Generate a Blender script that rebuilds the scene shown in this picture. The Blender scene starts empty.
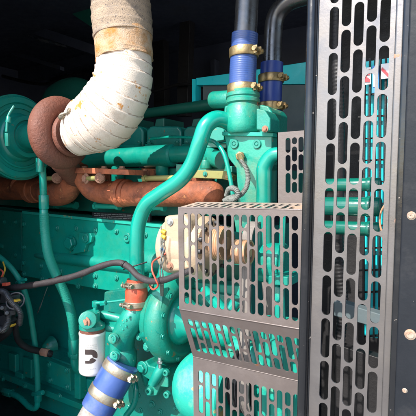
import bpy, math, random
from mathutils import Vector, Matrix
random.seed(7)
rad = math.radians
V = Vector
S = bpy.context.scene

# ------------------------------------------------------------------ camera
CAM = V((0, 0, 1.45))
F_PX = 446.0
YAW, PITCH, ROLL = rad(32), rad(-2.57), rad(-0.5)
cam_d = bpy.data.cameras.new('camera')
cam = bpy.data.objects.new('camera', cam_d)
S.collection.objects.link(cam)
rot = Matrix.Rotation(YAW, 3, 'Z') @ Matrix.Rotation(rad(90) + PITCH, 3, 'X') @ Matrix.Rotation(ROLL, 3, 'Z')
cam.matrix_world = Matrix.Translation(CAM) @ rot.to_4x4()
cam_d.sensor_width = 36
cam_d.lens = 36 * F_PX / 416
cam_d.clip_start = 0.02
cam_d.clip_end = 500
S.camera = cam
CR, CU, CF = rot @ V((1, 0, 0)), rot @ V((0, 1, 0)), rot @ V((0, 0, -1))

# ------------------------------------------------------------------ light
SUN_EL, SUN_AZ = 43.0, 187.0          # azimuth clockwise from +Y
w = bpy.data.worlds.new("World"); S.world = w; w.use_nodes = True
nt = w.node_tree
sky = nt.nodes.new('ShaderNodeTexSky'); sky.sky_type = 'NISHITA'; sky.sun_disc = False
sky.sun_elevation = rad(SUN_EL); sky.sun_rotation = rad(SUN_AZ)
nt.links.new(sky.outputs[0], nt.nodes['Background'].inputs[0])
nt.nodes['Background'].inputs[1].default_value = 0.15
sd = bpy.data.lights.new('sun', 'SUN'); sd.energy = 3.1; sd.angle = rad(0.5); sd.color = (1, 0.955, 0.88)
sun = bpy.data.objects.new('sun', sd); S.collection.objects.link(sun)
to_sun = V((math.sin(rad(SUN_AZ)) * math.cos(rad(SUN_EL)), math.cos(rad(SUN_AZ)) * math.cos(rad(SUN_EL)), math.sin(rad(SUN_EL))))
sun.rotation_euler = to_sun.to_track_quat('Z', 'Y').to_euler()
S.view_settings.view_transform = 'Standard'
S.view_settings.look = 'None'
S.view_settings.exposure = 1.42

# ------------------------------------------------------------------ helpers
def ray(px, py):
    return CF + CR * ((px - 208) / F_PX) - CU * ((py - 208) / F_PX)
def P(px, py, y):
    d = ray(px, py)
    return CAM + d * (y / d.y)
def K(px, y, py=208):                 # metres per photo pixel at that place
    return y / ray(px, py).y / F_PX
def PX(px, py, x):                    # on a plane of constant x
    d = ray(px, py)
    return CAM + d * (x / d.x)

class B:
    """collects vertices and faces and links them as one mesh object"""
    def __init__(s): s.v, s.f = [], []
    def add(s, vs, fs):
        n = len(s.v); s.v += [V(p) for p in vs]; s.f += [tuple(i + n for i in f) for f in fs]
        return s
    def build(s, name, mat, parent=None, bevel=0, smooth=38, seg=2):
        root = parent
        me = bpy.data.meshes.new(name)
        loc = V((0, 0, 0))
        if root is None:
            c = sum(s.v, V()) / len(s.v); zmin = min(p.z for p in s.v); loc = V((c.x, c.y, zmin))
        else:
            r = root
            while r is not None:
                loc = loc + r.location; r = r.parent
        me.from_pydata([p - loc for p in s.v], [], s.f)
        me.validate()
        import bmesh
        bm = bmesh.new(); bm.from_mesh(me); bmesh.ops.recalc_face_normals(bm, faces=bm.faces); bm.to_mesh(me); bm.free()
        if smooth:
            me.shade_smooth(); me.set_sharp_from_angle(angle=rad(smooth))
        me.materials.append(mat)
        o = bpy.data.objects.new(name, me); S.collection.objects.link(o)
        if root is None: o.location = loc
        else: o.parent = root
        if bevel:
            m = o.modifiers.new('bevel', 'BEVEL'); m.width = bevel; m.segments = seg; m.limit_method = 'ANGLE'; m.angle_limit = rad(35)
            m.harden_normals = True
        return o
    def prism(s, pts, off):
        n = len(pts); off = V(off)
        s.add([V(p) for p in pts] + [V(p) + off for p in pts],
              [tuple(range(n)), tuple(range(2 * n - 1, n - 1, -1))] + [(i, i + n, (i + 1) % n + n, (i + 1) % n) for i in range(n)])
        return s
    def pp(s, pix, y0, y1):           # outline given on the plane y0, extruded back to y1
        return s.prism([P(a, b, y0) for a, b in pix], (0, y1 - y0, 0))
    def box(s, x0, x1, y0, y1, z0, z1):
        return s.prism([(x0, y0, z0), (x1, y0, z0), (x1, y0, z1), (x0, y0, z1)], (0, y1 - y0, 0))
    def bx(s, px0, py0, px1, py1, y0, y1):   # axis aligned box whose front runs between two photo points
        a, b = P(px0, py0, y0), P(px1, py1, y0)
        return s.box(min(a.x, b.x), max(a.x, b.x), y0, y1, min(a.z, b.z), max(a.z, b.z))
    def lathe(s, c, ax, prof, seg=40, a0=0, a1=2 * math.pi, closed=False):
        ax = V(ax).normalized(); c = V(c)
        u = ax.orthogonal().normalized(); v = ax.cross(u)
        full = abs(a1 - a0 - 2 * math.pi) < 1e-6
        m = seg if full else seg + 1
        vs, fs = [], []
        for t, r in prof:
            for k in range(m):
                a = a0 + (a1 - a0) * k / seg
                vs.append(c + ax * t + (u * math.cos(a) + v * math.sin(a)) * max(r, 1e-5))
        n = len(prof)
        for i in range(n - 1 + (1 if closed else 0)):
            for k in range(seg):
                k2 = (k + 1) % m; j = (i + 1) % n
                fs.append((i * m + k, i * m + k2, j * m + k2, j * m + k))
        if not closed:
            if prof[0][1] > 1e-4 and full: fs.append(tuple(range(m)))
            if prof[-1][1] > 1e-4 and full: fs.append(tuple((n - 1) * m + k for k in range(m)))
        return s.add(vs, fs)
    def cyl(s, p, q, r, r2=None, seg=28, b=None):
        p, q = V(p), V(q); L = (q - p).length; r2 = r if r2 is None else r2
        b = min(r, r2, L) * 0.12 if b is None else b
        return s.lathe(p, q - p, [(0, r - b), (b * .3, r - b * .3), (b, r), (L - b, r2), (L - b * .3, r2 - b * .3), (L, r2 - b)], seg)
    def tube(s, pts, rs, seg=20, sub=8, rfun=None, caps=True):
        path, rr = spline(pts, rs, sub)
        T = []; s.Ls = []
        for i in range(len(path)):
            a = path[max(i - 1, 0)]; b = path[min(i + 1, len(path) - 1)]
            T.append((b - a).normalized())
        u = T[0].orthogonal().normalized(); vs, fs = [], []; L = 0
        for i, p in enumerate(path):
            if i: L += (p - path[i - 1]).length
            s.Ls.append(L)
            u = (u - T[i] * u.dot(T[i])).normalized(); v = T[i].cross(u)
            for k in range(seg):
                a = 2 * math.pi * k / seg
                r = rr[i] if rfun is None else rfun(rr[i], L, a)
                vs.append(p + (u * math.cos(a) + v * math.sin(a)) * r)
        n = len(path)
        for i in range(n - 1):
            for k in range(seg):
                k2 = (k + 1) % seg
                fs.append((i * seg + k, i * seg + k2, (i + 1) * seg + k2, (i + 1) * seg + k))
        if caps: fs += [tuple(range(seg)), tuple((n - 1) * seg + k for k in range(seg))]
        return s.add(vs, fs)
    def T(s, lst, **kw):              # tube from (px, py, y, radius in photo pixels)
        return s.tube([P(a, b, y) for a, b, y, r in lst], [r * K(a, y, b) for a, b, y, r in lst], **kw)

def spline(pts, rs, sub):
    pts = [V(p) for p in pts]
    if len(pts) == 2:
        n = max(2, sub)
        return [pts[0].lerp(pts[1], i / n) for i in range(n + 1)], [rs[0] + (rs[1] - rs[0]) * i / n for i in range(n + 1)]
    P_ = [pts[0] * 2 - pts[1]] + pts + [pts[-1] * 2 - pts[-2]]
    out, rr = [], []
    for i in range(1, len(P_) - 2):
        p0, p1, p2, p3 = P_[i - 1:i + 3]
        for k in range(sub):
            t = k / sub
            out.append(0.5 * ((2 * p1) + (p2 - p0) * t + (2 * p0 - 5 * p1 + 4 * p2 - p3) * t * t + (3 * p1 - p0 - 3 * p2 + p3) * t ** 3))
            q = t * t * (3 - 2 * t)
            rr.append(rs[i - 1] + (rs[i] - rs[i - 1]) * q)
    out.append(pts[-1]); rr.append(rs[-1])
    return out, rr

def thing(name, loc, label, cat, group=None):
    o = bpy.data.objects.new(name, None); S.collection.objects.link(o)
    o.empty_display_size = 0.05; o.location = loc
    o['label'] = label; o['category'] = cat
    if group: o['group'] = group
    return o
def tag(o, label, cat, group=None):
    o['label'] = label; o['category'] = cat
    if group: o['group'] = group
    return o

# ------------------------------------------------------------------ materials
def mat(name, rgb, rough=0.5, metal=0.0, dirt=None, dirt_amt=0.3, dscale=9, var=0.18, vscale=4, bump=0.15, bscale=60,
        spot=None, spot_amt=0.0, spot_scale=40, coat=0.0, rvar=0.15, stretch=None, grime=None, weave=0, spec=0.5):
    m = bpy.data.materials.new(name); m.use_nodes = True
    n, l = m.node_tree.nodes, m.node_tree.links
    b = n['Principled BSDF']
    tc = n.new('ShaderNodeTexCoord'); src = tc.outputs['Object']
    if stretch:
        mp = n.new('ShaderNodeMapping'); mp.inputs['Scale'].default_value = stretch; l.new(src, mp.inputs[0]); src = mp.outputs[0]
    def noise(sc, det=5, ro=.6):
        x = n.new('ShaderNodeTexNoise'); x.inputs['Scale'].default_value = sc; x.inputs['Detail'].default_value = det
        x.inputs['Roughness'].default_value = ro; l.new(src, x.inputs['Vector']); return x.outputs['Fac']
    def ramp(f, a, c):
        r = n.new('ShaderNodeMapRange'); r.inputs['From Min'].default_value = a; r.inputs['From Max'].default_value = c
        r.clamp = True; l.new(f, r.inputs['Value']); return r.outputs['Result']
    def mix(f, a, c):
        x = n.new('ShaderNodeMix'); x.data_type = 'RGBA'
        if isinstance(f, float): x.inputs['Factor'].default_value = f
        else: l.new(f, x.inputs['Factor'])
        for s_, val in (('A', a), ('B', c)):
            i = [q for q in x.inputs if q.name == s_ and q.type == 'RGBA'][0]
            if isinstance(val, tuple): i.default_value = (*val, 1)
            else: l.new(val, i)
        return [q for q in x.outputs if q.type == 'RGBA'][0]
    lo = tuple(c * (1 - var) for c in rgb); hi = tuple(min(1, c * (1 + var)) for c in rgb)
    col = mix(ramp(noise(vscale), .3, .7), lo, hi)
    rsrc = ramp(noise(vscale * 5), .3, .7)
    if grime:
        col = mix(ramp(noise(3.2, 7, .65), .48, .78), col, grime)
    if dirt:
        f = ramp(noise(dscale, 8, .7), .62 - dirt_amt * .3, .8 - dirt_amt * .2)
        col = mix(f, col, dirt)
    if spot:
        f = ramp(noise(spot_scale, 4, .6), .72 - spot_amt * .25, .76 - spot_amt * .25)
        col = mix(f, col, spot)
    l.new(col, b.inputs['Base Color'])
    mr = n.new('ShaderNodeMapRange'); mr.inputs['To Min'].default_value = max(0.03, rough - rvar); mr.inputs['To Max'].default_value = min(1, rough + rvar)
    l.new(rsrc, mr.inputs['Value']); l.new(mr.outputs['Result'], b.inputs['Roughness'])
    b.inputs['Metallic'].default_value = metal; b.inputs['Specular IOR Level'].default_value = spec
    b.inputs['Coat Weight'].default_value = coat; b.inputs['Coat Roughness'].default_value = .12
    if weave:
        hs_ = []
        for d_ in ('X', 'Z'):
            wv = n.new('ShaderNodeTexWave'); wv.bands_direction = d_; wv.inputs['Scale'].default_value = weave; wv.inputs['Distortion'].default_value = 1.2
            l.new(src, wv.inputs['Vector']); hs_.append(wv.outputs['Fac'])
        ad = n.new('ShaderNodeMath'); ad.operation = 'ADD'; l.new(hs_[0], ad.inputs[0]); l.new(hs_[1], ad.inputs[1])
        a2 = n.new('ShaderNodeMath'); a2.operation = 'ADD'; l.new(ad.outputs[0], a2.inputs[0]); l.new(noise(bscale, 6), a2.inputs[1])
        bp = n.new('ShaderNodeBump'); bp.inputs['Strength'].default_value = bump; bp.inputs['Distance'].default_value = .0012
        l.new(a2.outputs[0], bp.inputs['Height']); l.new(bp.outputs[0], b.inputs['Normal'])
    elif bump:
        bp = n.new('ShaderNodeBump'); bp.inputs['Strength'].default_value = bump; bp.inputs['Distance'].default_value = .004
        l.new(noise(bscale, 6), bp.inputs['Height']); l.new(bp.outputs[0], b.inputs['Normal'])
    return m

DUST = (0.30, 0.24, 0.16)
M = {}
M['teal'] = mat('teal_engine_paint', (0.003, 0.235, 0.18), .36, dirt=(0.02, 0.20, 0.13), dirt_amt=.35, dscale=7, var=.16, bump=.25, bscale=45, spot=(0.20, .17, .09), spot_amt=.2, spot_scale=26, coat=.5, grime=(0.003, 0.17, 0.12))
M['tealcast'] = mat('teal_cast_paint', (0.003, 0.225, 0.168), .45, dirt=(0.035, 0.18, 0.11), dirt_amt=.4, dscale=10, var=.2, bump=.3, bscale=110, spot=(0.22, .15, .07), spot_amt=.2, spot_scale=24, coat=.4, grime=(0.003, 0.17, 0.12))
M['tealpipe'] = mat('teal_pipe_paint', (0.003, 0.29, 0.22), .25, var=.08, bump=.06, bscale=30, coat=.4, spot=(0.22, .17, .08), spot_amt=.12, spot_scale=30, dirt=(.02, .2, .14), dirt_amt=.3, grime=(0.003, 0.17, 0.12))
M['tealrib'] = mat('teal_rubber_hose', (0.007, 0.23, 0.17), .5, var=.12, bump=.4, bscale=120)
M['tealdusty'] = mat('dusty_teal_paint', (0.012, 0.32, 0.24), .45, dirt=(0.22, 0.38, 0.24), dirt_amt=.2, dscale=6, var=.08, bump=.3, bscale=50, spot=(0.4, .27, .1), spot_amt=.2, spot_scale=15)
M['rusty'] = mat('heat_rusted_iron', (0.36, 0.105, 0.045), .72, dirt=(0.10, 0.035, 0.022), dirt_amt=.6, dscale=13, var=.3, vscale=7, bump=1.0, bscale=60, spot=(0.46, .18, .07), spot_amt=.35, spot_scale=26)
M['rustpink'] = mat('red_oxide_casting', (0.18, 0.062, 0.038), .62, dirt=(0.09, 0.04, 0.03), dirt_amt=.5, dscale=7, var=.25, bump=1.0, bscale=95, spot=(.30, .13, .08), spot_amt=.2, spot_scale=25)
M['wrap'] = mat('white_lagging_cloth', (0.80, 0.68, 0.575), .95, dirt=(0.56, 0.43, 0.33), dirt_amt=.4, dscale=8, var=.1, bump=.7, bscale=420, spot=(0.60, .25, .05), spot_amt=.42, spot_scale=13)
M['seam'] = mat('browned_tape_edge', (0.40, 0.28, 0.20), .95, var=.3, bump=.8, bscale=200, dirt=(.66, .55, .46), dirt_amt=.6, dscale=30)
M['seamold'] = mat('sooty_tape_edge', (0.20, 0.16, 0.13), .95, var=.3, bump=.8, bscale=200, dirt=(.45, .36, .28), dirt_amt=.7, dscale=30)
M['wrapold'] = mat('grey_lagging_cloth', (0.40, 0.30, 0.215), .95, dirt=(0.24, 0.19, 0.155), dirt_amt=.5, dscale=14, var=.25, bump=1.0, bscale=260, spot=(.11, .09, .085), spot_amt=.5, spot_scale=170)
M['wraprust'] = mat('rust_stained_lagging', (0.56, 0.42, 0.30), .95, dirt=(0.46, 0.20, 0.045), dirt_amt=.75, dscale=16, var=.2, bump=1.0, bscale=240, spot=(0.30, .14, .04), spot_amt=.25, spot_scale=30)
M['blue'] = mat('blue_silicone_hose', (0.04, 0.085, 0.27), .38, var=.12, bump=.15, bscale=60, dirt=(0.12, .15, .27), dirt_amt=.4, coat=.2)
M['shadedhose'] = mat('shaded_blue_hose', (0.02, 0.05, 0.26), .4, var=.1, bump=.15)  # blue darkened in the colour because this hose stands in shade
M['redhose'] = mat('orange_red_silicone_hose', (0.50, 0.075, 0.035), .55, var=.2, bump=.4, dirt=(.30, .11, .06), dirt_amt=.5)
M['gold'] = mat('yellow_passivated_clamp', (0.46, 0.34, 0.17), .38, .85, dirt=(0.24, .15, .07), dirt_amt=.45, dscale=30, var=.2, bump=.3)
M['steelclamp'] = mat('dull_steel_clamp', (0.36, 0.32, 0.25), .45, .8, dirt=(0.35, .22, .12), dirt_amt=.4, dscale=35, var=.2, bump=.3)
M['steel'] = mat('bare_steel', (0.55, 0.55, 0.55), .3, .95, var=.15, bump=.2)
M['chrome'] = mat('polished_dark_pipe', (0.12, 0.12, 0.125), .3, .8, dirt=(.12, .11, .11), dirt_amt=.4, dscale=12, var=.3, bump=.2, bscale=20)
M['boltrust'] = mat('rusted_bolt', (0.42, 0.22, 0.15), .7, .3, var=.3, bump=.5)
M['olive'] = mat('yellowed_spacer', (0.27, 0.26, 0.09), .6, .2, var=.2, dirt=(.2, .12, .05), dirt_amt=.3, dscale=30)
M['guard'] = mat('brown_grey_guard_paint', (0.175, 0.145, 0.135), .42, .6, dirt=(0.15, 0.115, 0.095), dirt_amt=.3, dscale=9, var=.12, bump=.12, bscale=90, spot=(.3, .14, .07), spot_amt=.05, spot_scale=50)
M['guardtop'] = mat('dust_covered_guard_top', (0.30, 0.245, 0.20), .7, .0, dirt=(0.42, 0.27, 0.18), dirt_amt=.4, dscale=16, var=.25, bump=.4)
M['panel'] = mat('grey_satin_panel', (0.19, 0.178, 0.175), .36, .8, dirt=(0.17, .15, .135), dirt_amt=.45, dscale=5, var=.07, bump=.06, bscale=160)
M['dark'] = mat('dark_blue_canopy_paint', (0.05, 0.058, 0.085), .5, var=.2, bump=.08, dirt=(.05, .05, .055), dirt_amt=.25, dscale=4)
M['darkpost'] = mat('glossy_black_post', (0.007, 0.008, 0.010), .2, .0, var=.15, bump=.1, coat=.15, dirt=(.025, .025, .028), dirt_amt=.3, dscale=8, spot=(.35, .3, .26), spot_amt=.1, spot_scale=80)
M['door'] = mat('dark_slate_door_paint', (0.010, 0.012, 0.016), .5, .0, var=.15, bump=.1, spec=.25, dirt=(.03, .03, .032), dirt_amt=.3, dscale=9, spot=(.4, .37, .33), spot_amt=.06, spot_scale=70)
M['black'] = mat('black_rubber', (0.016, 0.015, 0.016), .5, spec=.3, var=.3, bump=.4, bscale=90)
M['blackcable'] = mat('black_cable_sheath', (0.035, 0.028, 0.03), .5, var=.25, bump=.5, bscale=160, stretch=(3, 3, 3))
M['plastic'] = mat('black_plastic', (0.03, 0.03, 0.033), .35, var=.2, bump=.2, dirt=(.1, .09, .08), dirt_amt=.3)
M['cream'] = mat('cream_cast_aluminium', (0.43, 0.32, 0.22), .55, .1, dirt=(0.5, .33, .2), dirt_amt=.35, dscale=14, var=.15, bump=.5, bscale=50, spot=(.3, .15, .07), spot_amt=.15, spot_scale=30)
M['rivet'] = mat('rust_spotted_rivet', (0.42, 0.36, 0.29), .6, .3, dirt=(.3, .12, .05), dirt_amt=.7, dscale=60, bump=.5)
M['greypipe'] = mat('worn_grey_pipe', (0.34, 0.32, 0.30), .5, .3, dirt=(.2, .16, .12), dirt_amt=.4, dscale=25, bump=.3)
M['tan'] = mat('tan_worn_pulley', (0.55, 0.30, 0.17), .5, .3, var=.2, bump=.2, dirt=(.3, .2, .15), dirt_amt=.3)
M['belt'] = mat('grey_worn_belt', (0.20, 0.175, 0.155), .8, var=.25, bump=.3, stretch=(30, 30, 2))
M['filter'] = mat('white_filter_paint', (0.56, 0.545, 0.52), .3, var=.04, bump=.05, coat=.3, dirt=(.55, .5, .44), dirt_amt=.2, dscale=9)
M['ink'] = mat('black_print', (0.035, 0.022, 0.02), .5, var=.1, bump=0)
M['greyink'] = mat('faint_grey_print', (0.36, 0.345, 0.33), .5, var=.1, bump=0)
M['plate'] = mat('dark_label_plate', (0.02, 0.02, 0.022), .4, var=.2, bump=.1)
M['platetext'] = mat('pale_label_text', (0.20, 0.21, 0.2), .6, var=.3, bump=0)
M['turq'] = mat('sunlit_turquoise_paint', (0.01, 0.68, 0.76), .4, var=.12, bump=.1)  # turquoise brightened in the colour to stand for sun from the open back
M['greypanel'] = mat('dull_grey_green_panel', (0.09, 0.12, 0.13), .7, var=.15, bump=.2, dirt=(.1, .12, .12), dirt_amt=.4)
M['red'] = mat('red_sticker', (0.55, 0.03, 0.04), .4, var=.1, bump=0)
M['white'] = mat('white_sticker', (0.75, 0.76, 0.78), .4, var=.05, bump=0)
M['bluest'] = mat('blue_sticker', (0.03, 0.22, 0.62), .4, var=.1, bump=0)
M['redwire'] = mat('red_wire_insulation', (0.60, 0.09, 0.055), .45, var=.1, bump=.1)
M['yellow'] = mat('yellow_plastic', (0.50, 0.30, 0.03), .5, var=.1, bump=.1)
M['loom'] = mat('grey_braided_loom', (0.20, 0.21, 0.19), .8, var=.35, bump=1.0, bscale=200, dirt=(.08, .09, .07), dirt_amt=.5, dscale=60)
M['ground'] = mat('pale_concrete', (0.27, 0.25, 0.23), .85, var=.15, bump=.3, bscale=8)
M['shadedpipe'] = mat('shaded_teal_pipe_paint', (0.004, 0.12, 0.085), .2, var=.1, bump=.05, coat=.4)  # teal darkened in the colour for the shade behind the slotted guard
M['darkgreen'] = mat('dark_green_duct_paint', (0.01, 0.12, 0.085), .4, var=.15, bump=.2)

def variant(src, name, f):
    m = M[src].copy(); m.name = name
    for nd in m.node_tree.nodes:
        if nd.type == 'MIX':
            for q in nd.inputs:
                if q.type == 'RGBA' and not q.is_linked:
                    c_ = q.default_value; q.default_value = (min(1, c_[0] * f[0]), min(1, c_[1] * f[1]), min(1, c_[2] * f[2]), 1)
    return m
M['tealblock'] = variant('teal', 'block_paint', (1, .86, .92))
M['tealcover'] = variant('teal', 'cover_paint', (1, 1.05, 1.02))
M['tealpump'] = variant('tealcast', 'pump_paint', (1, .88, .84))
M['tealfaded'] = variant('tealcast', 'faded_housing_paint', (3, 1.2, 1.15))
M['tealhead'] = variant('tealcast', 'head_paint', (1, .8, .85))
# bolts: shared meshes, one object each
def mesh_only(b, name, m):
    me = bpy.data.meshes.new(name); me.from_pydata(b.v, [], b.f); me.validate()
    import bmesh
    bm = bmesh.new(); bm.from_mesh(me); bmesh.ops.recalc_face_normals(bm, faces=bm.faces); bm.to_mesh(me); bm.free()
    me.shade_smooth(); me.set_sharp_from_angle(angle=rad(30)); me.materials.append(m); return me
def bolt_builder(seg=6):
    b = B()
    b.lathe((0, 0, 0), (0, 0, 1), [(-.1, 1.45), (.12, 1.45), (.2, 1.36), (.22, .9)], 24)
    b.lathe((0, 0, 0), (0, 0, 1), [(.15, 1.0), (.78, 1.0), (.9, .84), (.92, 0)], seg)
    return b
BM = {k: mesh_only(bolt_builder(), 'bolt_' + k, M[m]) for k, m in (('teal', 'teal'), ('rust', 'boltrust'), ('steel', 'steel'), ('gold', 'gold'), ('olive', 'olive'))}
ring = B(); ring.lathe((0, 0, 0), (0, 0, 1), [(0, .75), (0, 1.5), (.35, 1.5), (.45, 1.4), (.45, .85), (.35, .75)], 28, closed=True); ring.lathe((0, 0, 0), (0, 0, 1), [(0.02, .8), (.12, .8), (.15, .45), (.15, 0)], 6)
BM['socket'] = mesh_only(ring, 'socket_bolt', M['teal'])
hs = B(); hs.lathe((0, 0, 0), (0, 0, 1), [(0, 1.0), (.9, .95), (1.05, .8), (1.05, .42), (.2, .38), (.2, 0)], 28)
BM['lug'] = mesh_only(hs, 'drilled_lug', M['tealcast'])
def bolt(parent, p, r, axis=(0, -1, 0), kind='teal', name='bolt', spin=None):
    o = bpy.data.objects.new(name, BM[kind]); S.collection.objects.link(o)
    loc = V((0, 0, 0)); q = parent
    while q is not None: loc = loc + q.location; q = q.parent
    o.parent = parent; o.location = V(p) - loc
    qt = V(axis).to_track_quat('Z', 'Y')
    o.rotation_mode = 'QUATERNION'
    from mathutils import Quaternion
    o.rotation_quaternion = qt @ Quaternion((0, 0, 1), random.uniform(0, 1) if spin is None else spin)
    o.scale = (r, r, r)
    return o
def bpx(parent, px, py, y, rpx, kind='teal', axis=(0, -1, 0), name='bolt'):
    return bolt(parent, P(px, py, y), rpx * K(px, y, py), axis, kind, name)

def clamp(parent, c, ax, r, width, bolt_dir, m='gold', name='clamp'):
    """worm-drive / T-bolt band: ring + two ears + bolt"""
    ax = V(ax).normalized(); c = V(c); bd = (V(bolt_dir) - ax * ax.dot(V(bolt_dir))).normalized(); tg = ax.cross(bd)
    h = width / 2
    b = B()
    b.lathe(c - ax * h, ax, [(0, r * .97), (0, r + .0028), (width * .08, r + .0042), (width * .92, r + .0042), (width, r + .0028), (width, r * .97)], 48)
    o = b.build(name, M[m], parent)
    q = B()
    e0 = c + bd * (r + .004)
    for s in (-1, 1):
        a = e0 + tg * s * .010 - bd * .006
        q.prism([a - ax * h * .95, a + ax * h * .95, a + ax * h * .8 + bd * .017, a - ax * h * .8 + bd * .017], tg * s * .005)
    q.cyl(e0 + bd * .006 - tg * .026, e0 + bd * .006 + tg * .026, .0042, seg=12)
    q.lathe(e0 + bd * .006 + tg * .018, tg, [(0, .009), (.008, .009), (.009, .008), (.009, 0)], 6)
    q.lathe(e0 + bd * .006 - tg * .027, tg, [(0, .008), (.006, .008), (.007, .007), (.007, 0)], 12)
    q.build('tightening_bolt', M[m], o, bevel=.0008)
    return o

# ------------------------------------------------------------------ perforated sheet
def perf(b, O, eu, ev, W, H, cols, hw, gap, t, flip=1):
    """sheet on O + u*eu + v*ev; cols = [(u centre, [v boundaries])]; slots with half width hw"""
    eu, ev = V(eu), V(ev); nn = eu.cross(ev).normalized() * flip * t
    def W3(u, v): return V(O) + eu * u + ev * v
    cols = sorted(cols)
    def rect(u0, v0, u1, v1):
        if u1 - u0 < 1e-5 or v1 - v0 < 1e-5: return
        q = [W3(u0, v0), W3(u1, v0), W3(u1, v1), W3(u0, v1)]
        b.add(q + [p + nn for p in q], [(0, 1, 2, 3), (7, 6, 5, 4)])
    angs = [0, 20, 45, 70, 90]
    edges = [0] * (len(cols) + 1)
    if len(cols) > 1:
        for i in range(1, len(cols)): edges[i] = (cols[i - 1][0] + cols[i][0]) / 2
        edges[0] = cols[0][0] - (cols[1][0] - cols[0][0]) / 2; edges[-1] = cols[-1][0] + (cols[-1][0] - cols[-2][0]) / 2
    edges[0] = max(edges[0], 0); edges[-1] = min(edges[-1], W)
    rect(0, 0, edges[0], H); rect(edges[-1], 0, W, H)
    for i, (uc, bs) in enumerate(cols):
        u0, u1 = edges[i], edges[i + 1]
        bs = [x for x in bs if -1e-6 <= x <= H + 1e-6]
        if len(bs) < 2: rect(u0, 0, u1, H); continue
        rect(u0, 0, u1, bs[0]); rect(u0, bs[-1], u1, H)
        for a, c in zip(bs, bs[1:]):
            lo, hi = a + gap / 2 + hw, c - gap / 2 - hw
            if hi < lo: rect(u0, a, u1, c); continue
            inner, outer = [], []
            for cyv, s, vv in ((hi, 1, c), (lo, -1, a)):
                seq = [(1, x) for x in angs] + [(-1, x) for x in reversed(angs[:-1])]
                if s < 0: seq = [(-q, x) for q, x in seq]
                for sx, ang in seq:
                    ca, sa = math.cos(rad(ang)) * sx, math.sin(rad(ang)) * s
                    inner.append((uc + hw * ca, cyv + hw * sa))
                    ue = u1 if sx > 0 else u0
                    if ang == 45: outer.append((ue, vv))
                    elif ang < 45: outer.append((ue, cyv + (vv - cyv) * (ang / 45)))
                    else: outer.append((uc + (ue - uc) * (90 - ang) / 45, vv))
            n = len(inner)
            I = [W3(*p) for p in inner]; Oo = [W3(*p) for p in outer]
            vs = I + Oo + [p + nn for p in I] + [p + nn for p in Oo]
            fs = []
            for k in range(n):
                k2 = (k + 1) % n
                fs.append((k, n + k, n + k2, k2)); fs.append((2 * n + k, 2 * n + k2, 3 * n + k2, 3 * n + k))
                fs.append((k, k2, 2 * n + k2, 2 * n + k))
            b.add(vs, fs)
    q = [W3(0, 0), W3(W, 0), W3(W, H), W3(0, H)]
    b.add(q + [p + nn for p in q], [(0, 1, 5, 4), (1, 2, 6, 5), (2, 3, 7, 6), (3, 0, 4, 7)])
    return b

# ================================================================== SETTING
g = B(); g.add([(-60, -60, 0), (60, -60, 0), (60, 60, 0), (-60, 60, 0)], [(0, 1, 2, 3)])
g = g.build('ground', M['ground'], smooth=0); g['kind'] = 'structure'  # out-of-frame ground, put in to bounce sunlight into the engine

ZR = 2.52; YF = 0.86
XD = -1.60                      # edge of the unseen panel added to shade the left side
rf = thing('canopy_roof', (-1, 1.8, ZR), 'dark blue canopy roof with folded beams above the engine', 'roof')
B().box(-3.6, 1.6, YF, 2.9, ZR, ZR + .05).build('roof_sheet', M['dark'], rf)
B().pp([(-60, -8), (100, 47), (100, 57), (-60, 2)], 2.0, 2.10).build('beam', M['dark'], rf, bevel=.004)
B().pp([(-60, 55), (26, 68), (112, 45), (112, 56), (26, 82), (-60, 72)], 2.55, 2.62).build('beam', M['dark'], rf, bevel=.004)
B().pp([(27, 35), (64, 45), (65, 47), (40, 41)], 1.98, 1.995).build('light_strip', M['steel'], rf)
B().pp([(-20, 40), (60, 66), (60, 70), (-20, 45)], 2.2, 2.24).build('beam', M['dark'], rf, bevel=.003)
B().pp([(36, -10), (96, 30), (96, -10)], 1.92, 1.93).build('lining_panel', M['darkgreen'], rf)

bw = thing('canopy_back_wall', (-1, 2.9, 0), 'dark ribbed back wall of the canopy behind the engine', 'wall')
B().box(-3.7, 1.6, 2.9, 2.95, .25, ZR).build('wall_sheet', M['dark'], bw)
B().pp([(180, 12), (190, 14), (187, 116), (176, 116)], 2.4, 2.46).build('frame_post', M['black'], bw, bevel=.003)
B().pp([(152, -10), (163, -10), (165, 116), (154, 116)], 2.6, 2.66).build('frame_post', M['black'], bw, bevel=.003)
B().pp([(176, 8), (232, -4), (232, -12), (172, -2)], 2.4, 2.46).build('frame_rail', M['dark'], bw, bevel=.003)
tag(B().box(-3.75, -3.6, .86, 2.9, .25, ZR).build('canopy_end_wall', M['dark']), 'dark end wall of the canopy beyond the turbocharger', 'wall')
tag(B().box(-3.6, XD, YF - .04, YF - .005, .25, ZR).build('unseen_shade_panel', M['dark'], bevel=.003), 'unseen dark panel added left of the opening to shade the engine', 'panel')  # out of frame, placed only so its shadow covers the left side
tag(B().box(-3.6, 1.6, YF, 2.9, .18, .33).build('skid_base', M['black'], bevel=.004), 'black steel skid base under the engine', 'base')

B().box(-3.6, 1.6, YF - .04, YF - .002, 2.39, ZR).build('shade_header', M['dark'], rf, bevel=.003)  # unseen header added so its shadow falls on the pipe and hose tops
# perforated bracket at far left
bq = B()
o0 = P(-40, 112, 1.75); perf(bq, o0, (1, 0, 0), (0, .0, 1), .36, .10, [(.03 + .028 * i, [.015, .085]) for i in range(12)], .004, .05, .002)
tag(bq.build('perforated_strip', M['dark'], smooth=0), 'dark drilled metal strip behind the compressor at far left', 'bracket')

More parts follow.
